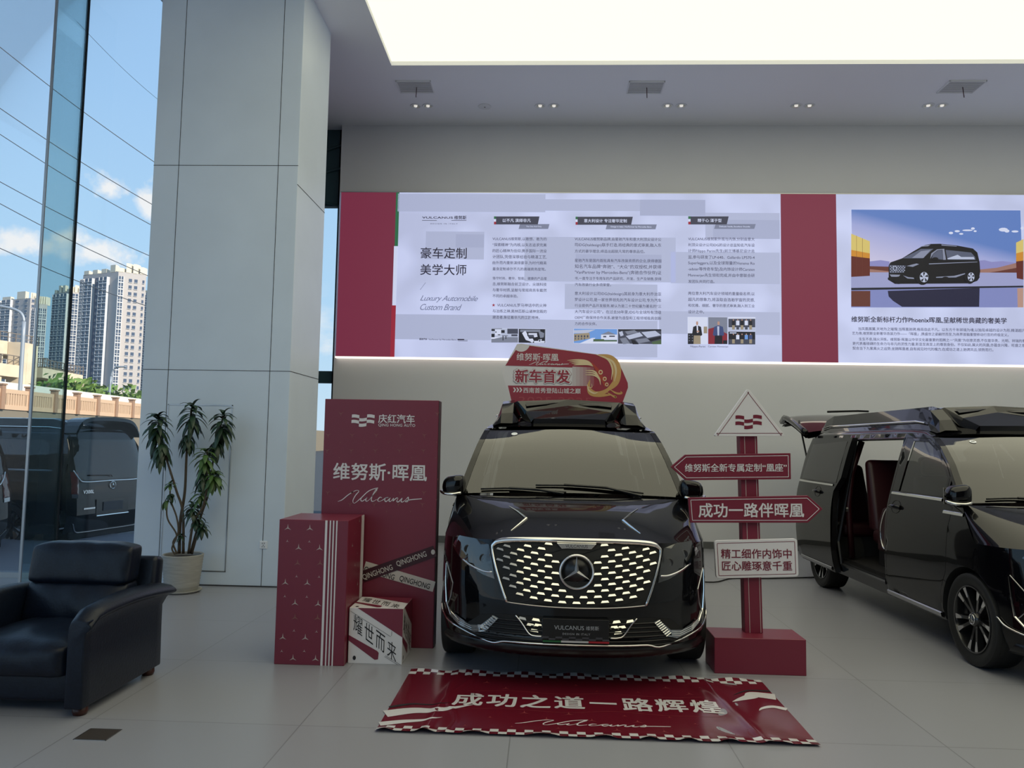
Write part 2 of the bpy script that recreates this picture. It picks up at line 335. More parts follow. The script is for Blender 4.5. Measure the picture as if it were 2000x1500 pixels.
# the big glass front at the left with its glass fin
GY = 8.62
w1 = MB().box(-9.1, -5.535, GY-.008, GY+.008, 0, H).box(-5.505, -4.45, GY-.008, GY+.008, 0, H).obj('window_1', 'window_glass'); struct(w1, 'floor to ceiling glass front looking onto the street', 'window')
MB().box(-5.535, -5.505, GY-.012, GY+.014, 0, H).obj('sealant_joint', 'seam', w1)
f = MB().box(-5.53, -5.51, GY-.56, GY-.012, 0, H).obj('glass_fin', 'fin_glass', w1)
MB().box(-5.533, -5.507, GY-.578, GY-.56, 0, H).obj('fin_edge', 'alu', w1)
MB().box(-9.1, -4.4, GY-.05, GY+.05, 0, .06).obj('window_sill', 'alu', w1)
MB().box(-4.53, -4.50, GY-.02, GY+.02, .06, H).obj('window_frame', 'alu', w1)
o = MB().box(-9.12, -9.1, -8.2, GY, 0, H).obj('window_3', 'window_glass'); struct(o, 'glass side of the showroom beyond the frame', 'window')
o = MB().box(-9.12, -1.5, -8.32, -8.3, 0, H).obj('window_4', 'window_glass'); struct(o, 'glass front behind the viewer', 'window')
# ------------------------------------------------------------------ ceiling fittings
vp = (('leftmost ceiling air vent, above the first pair of downlights', -1.98, 11.0), ('middle ceiling air vent of three on the soffit', 1.43, 11.03), ('rightmost ceiling air vent near the last downlights', 5.98, 11.03))
first = None
for lb, x, y in vp:
    t = thing('air_vent', lb, 'vent', (x, y, H), 'air vents in the soffit')
    if first is None:
        first = t
        mb = MB()
        for a in ((-.26, .26, -.19, -.175), (-.26, .26, .175, .19), (-.26, -.245, -.19, .19), (.245, .26, -.19, .19)): mb.box(a[0], a[1], a[2], a[3], -.02, 0)
        mb.obj('frame', 'vent_grey', t)
        MB().box(-.245, .245, -.175, .175, -.004, -.001).obj('backing', 'baseboard', t)
        mb = MB()
        for k in range(12): y_ = -.165+k*.03; mb.add([(-.245, y_-.011, -.013), (.245, y_-.011, -.013), (.245, y_+.011, -.010), (-.245, y_+.011, -.010)], [(0, 1, 2, 3)])
        mb.obj('louvre', 'vent_grey', t, solid=.003)
        MB().tube([(.02, 0, -.01), (.02, -.03, -.18)], .006, 5).obj('streamer', 'red_dark', t)
    else:
        for ch in first.children: c2 = ch.copy(); C.objects.link(c2); c2.parent = t
dls = [(-2.084, 'first downlight from the left, above the banner'), (-1.889, 'second downlight from the left, beside the round ceiling cover'), (-.124, 'third downlight from the left, of the pair above the banner centre left'), (.092, 'fourth downlight from the left, of the pair above the banner centre left'),
       (1.853, 'fifth downlight from the left, below the middle vent'), (2.067, 'sixth downlight from the left, below the middle vent'), (3.826, 'seventh downlight from the left, between middle and rightmost vents'), (4.028, 'eighth downlight from the left, between middle and rightmost vents'),
       (5.819, 'ninth downlight from the left, below the rightmost vent'), (6.026, 'last downlight at the right, below the rightmost vent')]
first = None
for x, lb in dls:
    t = thing('downlight', lb, 'downlight', (x, 11.66, H), 'recessed downlights along the soffit')
    if first is None:
        first = t
        MB().lathe([(.062, 0), (.085, -.002), (.088, -.008), (.08, -.012), (.066, -.01), (.06, 0)], 28).obj('trim_ring', 'white_plastic', t, smooth=True)
        MB().lathe([(.062, -.009), (.05, -.004), (.03, -.002), (.0005, -.001)], 28).obj('reflector', 'chrome', t, smooth=True)
        MB().lathe([(.028, -.004), (.026, -.014), (.0005, -.016)], 20).obj('lamp', 'lamp_face', t, smooth=True)
    else:
        for ch in first.children: c2 = ch.copy(); C.objects.link(c2); c2.parent = t
t = thing('ceiling_speaker', 'round grey perforated cover between the first downlight pairs', 'ceiling speaker', (-.993, 11.68, H))
MB().lathe([(.10, 0), (.105, -.008), (.098, -.012), (.0005, -.012)], 30).obj('grille', 'vent_grey', t, smooth=True)
MB().lathe([(.008, -.012), (.008, -.02), (.0005, -.021)], 10).obj('indicator', 'black_print', t)
# ================================================================== THE MINIVANS (local frame: nose at y=0 facing -y, up z)
NS, DD = 2.4, .8
YC = [(.2, .07), (.23, .03), (.28, -.015), (.32, -.02), (.40, 0), (.55, 0), (.75, .03), (.9, .07), (.98, .105)]
WZ = [(.2, .94), (.35, .975), (.6, .985), (.85, .98), (1.0, .968), (1.1, .95), (1.2, .925), (1.4, .872), (1.6, .815), (1.77, .757), (1.9, .70)]
def fas(ph, z, off=0):
    """front face: ph is the wrap angle (0 centre, +-pi/2 side)"""
    s = 1 if ph >= 0 else -1; a = min(abs(ph), pi/2); r = math.sin(a)**(2/NS); q = math.cos(a)**(2/NS); yc = itp(YC, z); W = itp(WZ, z)
    nx, ny = r**(NS-1)/W, -q**(NS-1)/(DD-yc); l = math.hypot(nx, ny) or 1
    return (s*(W*r+off*nx/l), DD-(DD-yc)*q+off*ny/l, z)
def phx(x, z): r = min(1, abs(x)/itp(WZ, z)); return math.copysign(math.asin(r**(NS/2)), x)
def phy(y, z): q = max(0, (DD-y)/(DD-itp(YC, z))); return math.acos(min(1, q**(NS/2)))
def fx(x, z, off=0): return fas(phx(x, z), z, off)
ZT = [(.5, .932), (.8, .93), (1.05, 1.19), (1.2, 1.33), (1.4, 1.505), (1.6, 1.64), (1.8, 1.735), (2.0, 1.768), (2.3, 1.775), (4.7, 1.765), (4.88, 1.72), (4.95, 1.6)]
def side(sg, y, z, off=0):
    W = itp(WZ, z)
    if y < DD: q = max(0, (DD-y)/(DD-itp(YC, z))); W *= (1-q**NS)**(1/NS)
    if y > 4.3: W *= 1-.07*((y-4.3)/.84)**3
    return (sg*(W+off), y, z)
def ztop(a): return .965-.035*a*a
def hood(a, s, off=0):
    z0 = ztop(a); W = itp(WZ, z0); x0 = a*W; q = (1-min(1, abs(a))**NS)**(1/NS); y0 = DD-(DD-itp(YC, z0))*q
    x1 = a*.927; y1 = .97+.08*a*a; z1 = 1.205-.015*a*a; e_ = 1.22*(1-a**4)+a**4
    z = z0+(z1-z0)*(1-(1-s)**e_); bump = .010*max(0, 1-(abs(a)/.62)**4)*math.sin(pi*min(1, s*1.0))
    return (x0+(x1-x0)*s, y0+(y1-y0)*s, z+bump+off)
def wsc(a, t, off=0):
    yc = 1.0+.78*t; zc = 1.215+.56*t+.04*math.sin(pi*t); ye = 1.05+.8*t; ze = itp(ZT, ye)
    k = abs(a)**2.2
    return (a*itp(WZ, ze), yc+(ye-yc)*a*a-off*.55, zc+(ze-zc)*k+off*.83)
RZ = [(1.78, 1.775), (1.88, 1.815), (2.0, 1.848), (2.2, 1.878), (2.6, 1.9), (4.4, 1.9), (4.8, 1.885), (4.98, 1.85)]
def roof(a, y, off=0):
    ye = y+.07*max(0, 1-(y-1.78)/.5)-max(0, y-4.6)*.25; ze = itp(ZT, ye); zc = itp(RZ, y); k = (1-abs(a)**2.6)**(1/1.8)
    W = itp(WZ, ze)*(1-(.07*((ye-4.3)/.84)**3 if ye > 4.3 else 0))
    return (a*W, y+(ye-y)*abs(a)**3, ze+(zc-ze)*k+off)
YR = [(.25, 5.06), (.4, 5.14), (.55, 5.15), (.95, 5.12), (1.1, 5.1), (1.75, 4.97), (1.86, 4.93)]
def rear(x, z, off=0):
    W = itp(WZ, z)*.945; r = min(1, abs(x)/W)
    return (x, itp(YR, z)-.16*(1-(1-r**5)**.2)+off, z)
ARCH = [(.515, .34)]
def arch(yc, r=.39, z0=.25):
    a0 = math.acos(max(-1, (z0-.345)/r)) if z0 < .345 else 0
    st = math.asin((z0-.345)/r); n = 16
    return [(yc+r*math.cos(st+(pi-2*st)*i/n), .345+r*math.sin(st+(pi-2*st)*i/n)) for i in range(n+1)]
SIDE_OUT = [(.515, .932)]+[(y, z) for y, z in ZT if y > .5]+[(5.0, 1.4), (5.03, 1.1), (5.04, .6), (5.02, .4), (4.98, .25)]+arch(4.1)+[(p, q) for p, q in arch(.9) if p > .52]+[(.515, .40)]
QUARTER = [(1.03, 1.135), (1.165, 1.175), (1.30, 1.21), (1.30, 1.375), (1.18, 1.28)]
FWIN = [(1.36, 1.235), (2.16, 1.235), (2.13, 1.70), (1.86, 1.695), (1.66, 1.615), (1.46, 1.475), (1.36, 1.39)]
MWIN = [(2.42, 1.235), (3.5, 1.235), (3.5, 1.695), (2.40, 1.70)]
RWIN = [(3.62, 1.235), (4.72, 1.235), (4.62, 1.62), (4.5, 1.69), (3.62, 1.695)]
DOORHOLE = [(2.33, .36), (3.42, .36), (3.5, .6), (3.5, 1.715), (2.33, 1.725)]
FDOOR = [(1.315, .30), (2.30, .30), (2.30, 1.2), (2.285, 1.735), (1.85, 1.728), (1.63, 1.637), (1.43, 1.503), (1.328, 1.412), (1.322, 1.20), (1.18, 1.165), (1.20, 1.0), (1.215, .65), (1.30, .5)]
def inset(pl, d):
    c = Vector((sum(p[0] for p in pl)/len(pl), sum(p[1] for p in pl)/len(pl))); o = []
    for p in pl: v = Vector(p)-c; o.append(tuple(c+v*(1-d/v.length)))
    return o
def fascia_mb():
    rows = []
    for i in range(31):
        row = []
        for j in range(61):
            v = i/30; s = -1+2*j/60; z = .2+v*.75
            for _ in range(2):
                pm = phy(.515, z); r = math.sin(abs(s)*pm)**(2/NS); z = .2+v*(ztop(min(1, r))-.2)
            row.append(fas(s*phy(.515, z), z))
        rows.append(row)
    return MB().grid(rows)
def hood_mb():
    A = [math.copysign(math.sin(abs(-1+2*j/60)*pi/2)**(2/NS) if True else 0, -1+2*j/60) for j in range(61)]
    return MB().grid([[hood(a, i/24) for a in A] for i in range(25)])
def star_mb(c, r, nrm_axis, sg=1, ring=.011):
    """ring with a three pointed star, lying in the x-z (axis 1) or y-z (axis 0) plane, facing -axis*sg"""
    mb = MB(); c = Vector(c); U = Vector((1, 0, 0)) if nrm_axis == 1 else Vector((0, -1, 0)); V = Vector((0, 0, 1)); Nn = Vector((0, -1, 0))*sg if nrm_axis == 1 else Vector((1, 0, 0))*sg
    mb.tube([c+U*math.cos(2*pi*k/40)*r+V*math.sin(2*pi*k/40)*r for k in range(41)], ring, 8, cap=False)
    vs = [c+Nn*.022, c-Nn*.004]
    for k in range(3):
        a = R(90+120*k); b_ = a+R(60)
        vs += [c+U*math.cos(a)*(r-ring*.4)+V*math.sin(a)*(r-ring*.4), c+U*math.cos(b_)*r*.155+V*math.sin(b_)*r*.155]
    fs = []
    for k in range(6): i, j = 2+k, 2+(k+1) % 6; fs += [(0, i, j), (1, j, i)]
    mb.add(vs, fs); return mb
GRILLE = [(0, .968), (.3, .966), (.50, .952), (.56, .925), (.572, .89), (.545, .78), (.50, .65), (.462, .557), (.30, .545), (0, .54)]
GRILLE = GRILLE+[(-x, z) for x, z in GRILLE[-2:0:-1]]
def tab(mb, x, z, w=.055, h=.0125):
    P = Vector(fx(x, z)); T = (Vector(fx(x+.01, z))-Vector(fx(x-.01, z))).normalized(); Nn = Vector((T.y, -T.x, 0)); T = (T+Vector((0, 0, .40*x))).normalized(); V = Vector((0, 0, 1))
    P += Nn*.004
    q = lambda u, v, d: P+T*u+V*v+Nn*d
    vs = [q(-w/2, -h/2, .009), q(w/2, -h/2, .009), q(w*.36, h/2, .002), q(-w*.36, h/2, .002), q(-w/2, -h/2, -.004), q(w/2, -h/2, -.004), q(w*.36, h/2, -.004), q(-w*.36, h/2, -.004)]
    return mb.add(vs, [(0, 1, 2, 3), (0, 4, 5, 1), (1, 5, 6, 2), (2, 6, 7, 3), (3, 7, 4, 0)])
def wheel(parent, x, y, sg):
    """tyre with its rim; sg is the outward side"""
    Z = .345
    tp = [(.25, .10), (.30, .118), (.325, .118), (.340, .108), (.345, .09), (.345, -.09), (.340, -.108), (.325, -.118), (.30, -.118), (.25, -.10)]
    mb = MB().lathe([(r, x+sg*h) for r, h in tp], 48, (0, y, Z), 0)
    for k in range(-2, 3): mb.lathe([(.3465, x+k*.035-.004), (.3465, x+k*.035+.004)], 48, (0, y, Z), 0)
    ty = mb.obj('tyre', 'rubber', parent, auto=40)
    MB().lathe([(r, x+sg*h) for r, h in [(.252, .102), (.25, .108), (.240, .108), (.232, .085), (.225, .03), (.22, -.09), (.25, -.1)]], 48, (0, y, Z), 0).obj('rim', 'rim_black', ty, auto=40)
    mb = MB(); mp_ = MB()
    for k in range(10):
        a0 = 2*pi*k/10+(.10 if k % 2 else -.10)
        def q(r, da, h): return (x+sg*h, y+r*math.cos(a0+da), Z+r*math.sin(a0+da))
        vs = [q(.05, -.28, .075), q(.05, .28, .075), q(.14, .085, .088), q(.238, .085, .100), q(.238, -.085, .100), q(.14, -.085, .088)]
        vb = [q(.05, -.28, .04), q(.05, .28, .04), q(.14, .085, .045), q(.238, .085, .055), q(.238, -.085, .055), q(.14, -.085, .045)]
        mb.add(vs+vb, [(0, 1, 2, 3, 4, 5), (6, 11, 10, 9, 8, 7)]+[(i, i+6, (i+1) % 6+6, (i+1) % 6) for i in range(6)])
        mp_.add([q(.165, -.07, .0935), q(.165, .02, .0935), q(.205, .075, .0985), q(.238, .085, .102), q(.238, -.085, .102)], [(0, 1, 2, 3, 4)])
    mb.obj('spoke', 'rim_black', ty); mp_.obj('spoke_face', 'rim_polish', ty, solid=.002)
    MB().lathe([(r, x+sg*h) for r, h in [(.055, .06), (.052, .095), (.045, .10), (.0005, .102)]], 24, (0, y, Z), 0).obj('hub_cap', 'rim_black', ty, smooth=True)
    star_mb((x+sg*.103, y, Z), .036, 0, sg, .004).obj('hub_emblem', 'rim_polish', ty)
def seat(parent, x, y, name='seat', w=.52, top=1.36, head=True):
    mb = MB().box(x-w/2, x+w/2, y-.28, y+.28, .62, .78); s_ = mb.obj(name, 'burgundy', parent, bevel=.06, segs=4, auto=60)
    mb = MB(); mb.add([(x-w/2, y+.18, .74), (x+w/2, y+.18, .74), (x+w/2, y+.36, .74), (x-w/2, y+.36, .74), (x-w*.46, y+.40, top), (x+w*.46, y+.40, top), (x+w*.46, y+.52, top), (x-w*.46, y+.52, top)], [(0, 1, 2, 3), (4, 5, 6, 7), (0, 1, 5, 4), (2, 3, 7, 6), (0, 3, 7, 4), (1, 2, 6, 5)])
    mb.obj('seat_back', 'burgundy', s_, bevel=.055, segs=4, auto=60)
    if head: MB().box(x-.15, x+.15, y+.41, y+.53, 1.37, 1.53).obj('headrest', 'burgundy', s_, bevel=.045, segs=4, auto=60)
    MB().box(x-w*.4, x+w*.4, y-.2, y+.24, .36, .62).obj('seat_base', 'interior', s_)
V1LOC = Vector((.235, 5.2, 0))
_bv = MB(); _f = fascia_mb(); _h = hood_mb()
for m_ in (_f, _h): _bv.add(m_.v, m_.f)
for sg in (-1, 1): _bv.grid([[side(sg, .515+.5*i/20, .34+(.59)*j/20) for j in range(21)] for i in range(21)])
BV = BVHTree.FromPolygons([Vector(v) for v in _bv.v], _bv.f)
def vpj(px, py):
    o_, d_ = ray(px, py); h_ = BV.ray_cast(o_-V1LOC, d_)[0]
    return h_ if h_ is not None else on(px, py, 1, V1LOC.y+.6)-V1LOC
def van(name, label, loc, rz=0, kind='front'):
    t = thing(name, label, 'van', loc, 'black minivans', rz)
    P = lambda n_, mb, m_='paint', par=None, **k: mb.obj(n_, m_, par or t, **k)
    front = kind != 'rear'
    bumper = P('front_bumper', _f, smooth=True); bonnet = P('bonnet', _h, smooth=True)
    # --- windscreen, pillars, roof
    A = lambda a0, a1, n: [a0+(a1-a0)*i/n for i in range(n+1)]
    ws = P('windscreen', MB().grid([[wsc(a, tt) for a in A(-.94, .94, 30)] for tt in A(.02, .97, 14)]), 'car_glass', smooth=True)
    mb = MB()
    for a0, a1, t0, t1 in ((-.94, .94, .02, .07), (-.94, .94, .90, .97), (-.94, -.885, .07, .9), (.885, .94, .07, .9)): mb.grid([[wsc(a, tt, -.004) for a in A(a0, a1, 24)] for tt in A(t0, t1, 10)])
    P('windscreen_border', mb, 'dark_plastic', ws, smooth=True)
    for sg in (-1, 1): P('windscreen_pillar', MB().grid([[wsc(sg*a, tt, .003) for a in A(.94, 1, 4)] for tt in A(0, 1, 20)]), smooth=True)
    rf = P('roof', MB().grid([[roof(a, y) for a in [math.sin(u*pi/2) for u in A(-1, 1, 40)]] for y in [1.75]+A(1.78, 2.4, 10)+A(2.6, 4.98, 12)]), smooth=True)
    # --- raised roof fairing: two rails and a front scoop
    st = [(1.86, .004), (1.96, .06), (2.12, .125), (2.3, .145), (4.5, .13), (4.75, .09), (4.92, .02)]
    for sg in (-1, 1):
        rows = []
        for y, h_ in st:
            zb = lambda x: roof(min(.99, x/.757), y)[2]
            zt_ = roof(.7, y)[2]+h_; k = min(1, h_/.1)
            rows.append([(sg*x, y, z) for x, z in ((.705, zb(.705)), (.68-.02*k, zb(.68)+h_*.5), (.63, zt_+.02*k), (.52, zt_+.035*k), (.47, zb(.47)+.01))])
        P('roof_rail', MB().grid(rows), par=rf)
        P('rail_trim', MB().tube([(sg*.683, y, roof(.89, y)[2]+h_*.45) for y, h_ in st[2:6]], .008, 6), 'chrome', rf)
    mb = MB()
    vs = [(-.325, 1.86, 1.845), (0, 1.86, 1.85), (.325, 1.86, 1.845), (-.395, 2.0, 1.918), (0, 2.15, 1.983), (.395, 2.0, 1.918), (-.487, 2.15, 2.020), (0, 2.22, 2.046), (.487, 2.15, 2.020),
          (-.487, 2.4, 2.02), (0, 2.4, 2.05), (.487, 2.4, 2.02), (-.47, 4.6, 1.90), (0, 4.6, 1.93), (.47, 4.6, 1.90), (-.33, 1.85, 1.79), (0, 1.85, 1.79), (.33, 1.85, 1.79),
          (-.52, 2.17, 2.005), (.52, 2.17, 2.005), (-.43, 2.0, 1.845), (.43, 2.0, 1.845), (-.36, 1.88, 1.80), (.36, 1.88, 1.80)]
    mb.add(vs, [(0, 1, 4, 3), (1, 2, 5, 4), (3, 4, 7, 6), (4, 5, 8, 7), (6, 7, 10, 9), (7, 8, 11, 10), (9, 10, 13, 12), (10, 11, 14, 13), (15, 16, 1, 0), (16, 17, 2, 1), (6, 18, 20, 3), (8, 5, 21, 19), (0, 3, 20, 22), (5, 2, 23, 21), (18, 6, 9), (19, 11, 8)])
    for sg in (-1, 1):
        vv = [Vector((sg*x, y, z)) for x, y, z in ((.40, 2.075, 1.972), (.12, 2.155, 2.004), (.19, 2.165, 1.998), (.40, 2.10, 2.0), (.43, 2.115, 1.995))]
        vv = [Vector((sg*.40, 2.055, 1.965)), Vector((sg*.20, 2.115, 1.990)), Vector((sg*.09, 2.165, 2.013)), Vector((sg*.41, 2.115, 2.003))]
        nn_ = (vv[1]-vv[0]).cross(vv[3]-vv[0]).normalized(); nn_ = nn_ if nn_.y < 0 else -nn_
        P('scoop_vent', MB().add([v+nn_*.004 for v in vv], [(0, 1, 2, 3)]), 'black_trim', rf)
    P('roof_scoop', mb, par=rf)
    # --- sides
    for sg in (-1, 1):
        opened = kind == 'open' and sg < 0
        holes = [QUARTER, FDOOR, DOORHOLE if opened else MWIN]+([] if opened else [RWIN])
        mb = MB(); patch(mb, SIDE_OUT, lambda y, z: side(sg, y, z), holes, .085)
        body = P('body_side', mb, smooth=True)
        mb = MB(); patch(mb, inset(FDOOR, .006), lambda y, z: side(sg, y, z), [FWIN], .085); fdoor = P('front_door', mb, smooth=True)
        for wn, pl in (('quarter_window', QUARTER), ('door_window', FWIN), ('side_window', MWIN), ('rear_side_window', RWIN)):
            if opened and pl in (MWIN, RWIN): continue
            mb = MB(); patch(mb, pl, lambda y, z: side(sg, y, z, -.008), (), .2); P(wn, mb, 'car_glass_dark' if (pl in (RWIN, MWIN) and kind != 'open') or kind == 'rear' else ('car_glass_side' if sg < 0 else 'car_glass'), fdoor if pl is FWIN else body, smooth=True)
        P('belt_trim', MB().grid([[side(sg, y, 1.212+dz, o_) for dz, o_ in ((-.014, .001), (-.010, .008), (.010, .008), (.014, .001))] for y in A(1.36, 2.28, 8)]), 'chrome', fdoor)
        mb = MB()
        for y0, y1, z in ((1.0, 1.3, 1.12), *(() if opened else ((2.38, 3.52, 1.212),)), (3.6, 4.8, 1.212)):
            mb.grid([[side(sg, y, z+dz, o_) for dz, o_ in ((-.014, .001), (-.010, .008), (.010, .008), (.014, .001))] for y in A(y0, y1, 8)])
        P('belt_trim', mb, 'chrome', body)
        mb = MB()   # shut lines round the doors
        def seam(pts, closed=False):
            p = [Vector(side(sg, y, z, .001)) for y, z in pts]; mb.tube(p, .0035, 4)
        
        if not opened: seam([(3.56, .28), (3.56, 1.74)]); seam([(2.30, .30), (3.56, .30)])
        if mb.v: P('shut_line', mb, 'black_matte', body)
        P('sill_trim', MB().grid([[side(sg, y, z, o_) for z, o_ in ((.262, .004), (.27, .016), (.30, .016), (.308, .004))] for y in A(1.32, 2.30 if opened else 3.68, 10)]), 'satin_metal', body)
        for yh in ((2.14,) if opened else (2.14, 2.5)):
            mb = MB().lathe([(.001, -.018), (.03, -.014), (.048, -.002), (.052, .003)], 24, (0, 0, 0), 0)
            mb.v = [tuple(Vector(side(sg, yh+q*1.75, 1.09+r*1.15))+Vector((sg*p, 0, 0))) for p, q, r in mb.v]; hd = P('door_handle', mb, 'black_matte', fdoor if yh < 2.2 else body, smooth=True)
            P('grip', MB().tube(smooth_path([side(sg, yh-.088, 1.09, .004), side(sg, yh-.04, 1.095, .034), side(sg, yh+.04, 1.095, .034), side(sg, yh+.088, 1.09, .004)], 4), .019, 8), 'paint', hd, smooth=True)
        # wheel arch liner
        for yw in (.9, 4.1):
            ar = arch(yw, .392, .26); P('wheel_arch', MB().grid([[(sg*.60, y, z) for y, z in ar], [tuple(Vector(side(sg, y, z))*1) for y, z in ar]]), 'black_matte', body, smooth=True)
        if sg > 0 or kind != 'x':
            wheel(t, sg*.855, .9, sg); wheel(t, sg*.855, 4.1, sg)
        # mirror
        mb = MB(); rows = []
        for i in range(13):
            u = -math.cos(pi*i/12); k = max(.02, 1-abs(u)**4)**.45; se = lambda q: math.copysign(abs(q)**.62, q); rows.append([(sg*(.955+u*.094), 1.07+.095*k*se(math.cos(a))*(1 if math.cos(a) < 0 else .5), 1.268+.083*k*se(math.sin(a))-.016*(u if math.sin(a) > 0 else 0)) for a in [2*pi*q/24 for q in range(24)]])
        mr_ = P('door_mirror', mb.grid(rows, True), smooth=True)
        P('mirror_trim', MB().tube(smooth_path([(sg*.89, .985, 1.215), (sg*.95, .972, 1.205), (sg*1.02, .985, 1.208), (sg*1.056, 1.04, 1.222)], 4), .012, 8), 'chrome', mr_, smooth=True)
        P('mirror_arm', MB().tube([(sg*.90, 1.13, 1.185), (sg*.93, 1.10, 1.20), (sg*.96, 1.08, 1.21)], .026, 8), 'dark_plastic', mr_)
        P('mirror_glass', MB().box(*sorted((sg*.89, sg*1.035)), 1.115, 1.12, 1.195, 1.325), 'chrome', mr_)
    # --- inside
    P('cabin_floor', MB().box(-.86, .86, 1.1, 4.95, .34, .40), 'interior')
    mb = MB(); mb.prism([(1.0, .7), (1.02, 1.14), (1.2, 1.16), (1.45, 1.10), (1.55, .98), (1.5, .7)], -.84, .84, 0); P('dashboard', mb, 'interior', bevel=.02)
    mb = MB(); c = Vector((.38, 1.62, 1.08)); n_ = Vector((0, -.85, -.5)).normalized(); u = Vector((1, 0, 0)); v = n_.cross(u)
    mb.tube([c+u*.185*math.cos(2*pi*k/28)+v*.185*math.sin(2*pi*k/28) for k in range(29)], .016, 8, False).tube([c-u*.18, c, c+u*.18], .018, 6).tube([c, c-v*.18*(1 if v.z > 0 else -1)], .018, 6).tube([c, c-n_*-.2], .03, 6)
    P('steering_wheel', mb, 'dark_plastic')
    if kind != 'rear':
        seat(t, -.4, 2.0, 'front_seat'); seat(t, .4, 2.0, 'front_seat')
        for x in (-.42, .42): seat(t, x, 2.95, 'captain_seat', .62, 1.50, False)
        for x in (-.55, 0, .55): seat(t, x, 4.05, 'bench_seat', .54, 1.42, x != 0)
    mb = MB(); mb.v = []; 
    P('mirror_housing', MB().prism([(-.17, 1.745), (.17, 1.745), (.14, 1.69), (.08, 1.665), (-.08, 1.665), (-.14, 1.69)], 1.74, 1.78), 'interior')
    if front:
        # --- grille
        mb = MB(); patch(mb, GRILLE, lambda x, z: fx(x, z, .003), (), .06); g = P('grille', mb, 'black_matte', smooth=True)
        pts = [p for p in GRILLE if p[1] > .555]; i0 = pts.index((.462, .557)); pts = [p for p in GRILLE[GRILLE.index((-.462, .557)):]]+[p for p in GRILLE[:GRILLE.index((.462, .557))+1]]
        dn = smooth_path([fx(x, z, .008) for x, z in pts], 4); P('grille_frame', MB().tube(dn, [.009+.010*max(0, min(1, (p.z-.9)/.05)) for p in dn], 10), 'chrome', g, smooth=True)
        P('grille_lower_edge', MB().tube([fx(-.462+.924*i/20, .555-.017*(1-abs(-1+2*i/20)**2), .005) for i in range(21)], .004, 6), 'satin_metal', g)
        mb = MB()
        for r in range(11):
            for c_ in range(-7, 8):
                x = (c_+(.5 if r % 2 else 0))*.094; z = .574+.0362*r+.072*(x/.5)**2-.012*(r/10)*(x/.5)**2
                if abs(x) > .6 or not inpoly((x*1.07, z+.018 if z > .75 else z-.02), GRILLE) or not inpoly((x*1.07, z+.02), GRILLE): continue
                if math.hypot(x, z-.772) < .135 or (abs(x) < .15 and z > .90): continue
                tab(mb, x, z)
        P('grille_tab', mb, 'tab_metal', g)
        mb = MB()
        for r in range(-5, 6): mb.tube([fx(x, .74+.067*r/1.0+(.3*x), .004) for x in A(-.55, .55, 20) if inpoly((x*1.03, .74+.067*r+.3*x), GRILLE)] or [fx(0, .7, .004), fx(.01, .7, .004)], .003, 4)
        P('grille_mesh', mb, 'dark_plastic', g)
        P('name_badge', MB().prism([(-.135, .953), (.135, .953), (.10, .915), (-.10, .915)], fx(0, .93)[1]-.016, fx(0, .93)[1]), 'chrome', g, bevel=.003)
        mb = MB(); text(mb, 'VULCANUS', (0, fx(0, .93)[1]-.0175, .934), .15); P('badge_lettering', mb, 'ink_grey', g)
        yb = fx(0, .772)[1]
        P('emblem_disc', MB().lathe([(.108, .01), (.106, -.014), (.0005, -.018)], 40, (0, yb, .772), 1), 'black_trim', g, smooth=True)
        P('star_emblem', star_mb((0, yb-.024, .772), .110, 1, 1, .0075), 'emblem_metal', g)
        P('camera_eye', MB().box(-.02, .02, yb-.03, yb, .565, .59), 'black_trim', g)
        # --- lamps
        for sg in (-1, 1):
            pl = [vpj(*p) for p in ((886, 1064), (900, 1044), (930, 1051), (956, 1063), (962, 1095), (967, 1130), (946, 1122), (905, 1094))]
            pz = [(phx(abs(p.x), p.z), p.z) for p in pl]
            mb = MB(); patch(mb, pz, lambda a, z: fas(sg*a, z, .002), (), .06); hl = P('headlamp', mb, 'black_trim', smooth=True)
            mb = MB(); patch(mb, pz, lambda a, z: fas(sg*a, z, .010), (), .06); P('lamp_cover', mb, 'lamp_glass', hl, smooth=True)
            q = [vpj(*p) for p in ((903, 1090), (925, 1106), (946, 1115), (962, 1117))]
            P('daytime_strip', MB().tube(smooth_path([Vector(fas(sg*phx(abs(p.x), p.z), p.z, .007)) for p in q], 4), .007, 6), 'rim_polish', hl, smooth=True)
            mb = MB()
            for k, (px, py) in enumerate(((915, 1072), (945, 1090))):
                p = vpj(px, py); cc = Vector(fas(sg*phx(abs(p.x), p.z), p.z, .004)); mb.lathe([(.030, .006), (.028, -.003), (.022, -.001), (.016, .002), (.0005, -.001)], 20, tuple(cc), 1)
            P('lamp_lens', mb, 'dark_plastic', hl, smooth=True)
            # bonnet chevron
            cv = [vpj(994.5, 989), vpj(1012, 1000), vpj(1028, 1013), vpj(1016, 1023), vpj(998, 1037)]; cv = [Vector((sg*abs(p.x), p.y, p.z+.002)) for p in cv]
            P('bonnet_trim', MB().tube(cv, [.003, .008, .010, .008, .003], 6), 'chrome', bonnet)
            # corner trims
            P('corner_trim', MB().tube([Vector(fas(sg*phy(y, z), z, .004)) for y, z in ((.47, .74), (.45, .6), (.43, .47), (.36, .395))], [.003, .005, .008, .007], 6), 'chrome', bumper)
            P('corner_blade', MB().tube([Vector(fas(sg*phy(y, z), z, .003)) for y, z in ((.46, .75), (.34, .62), (.36, .52), (.42, .45))], .004, 5), 'satin_metal', bumper)
            lt = [(.87, .395), (.80, .352), (.68, .328), (.60, .35), (.515, .445), (.55, .46), (.635, .385), (.72, .375), (.84, .42)]
            mb = MB(); patch(mb, lt, lambda x, z: fx(sg*x, z, .012), (), .06); dl_ = P('day_lamp', mb, 'lamp_clear', bumper, smooth=True)
            mb = MB()
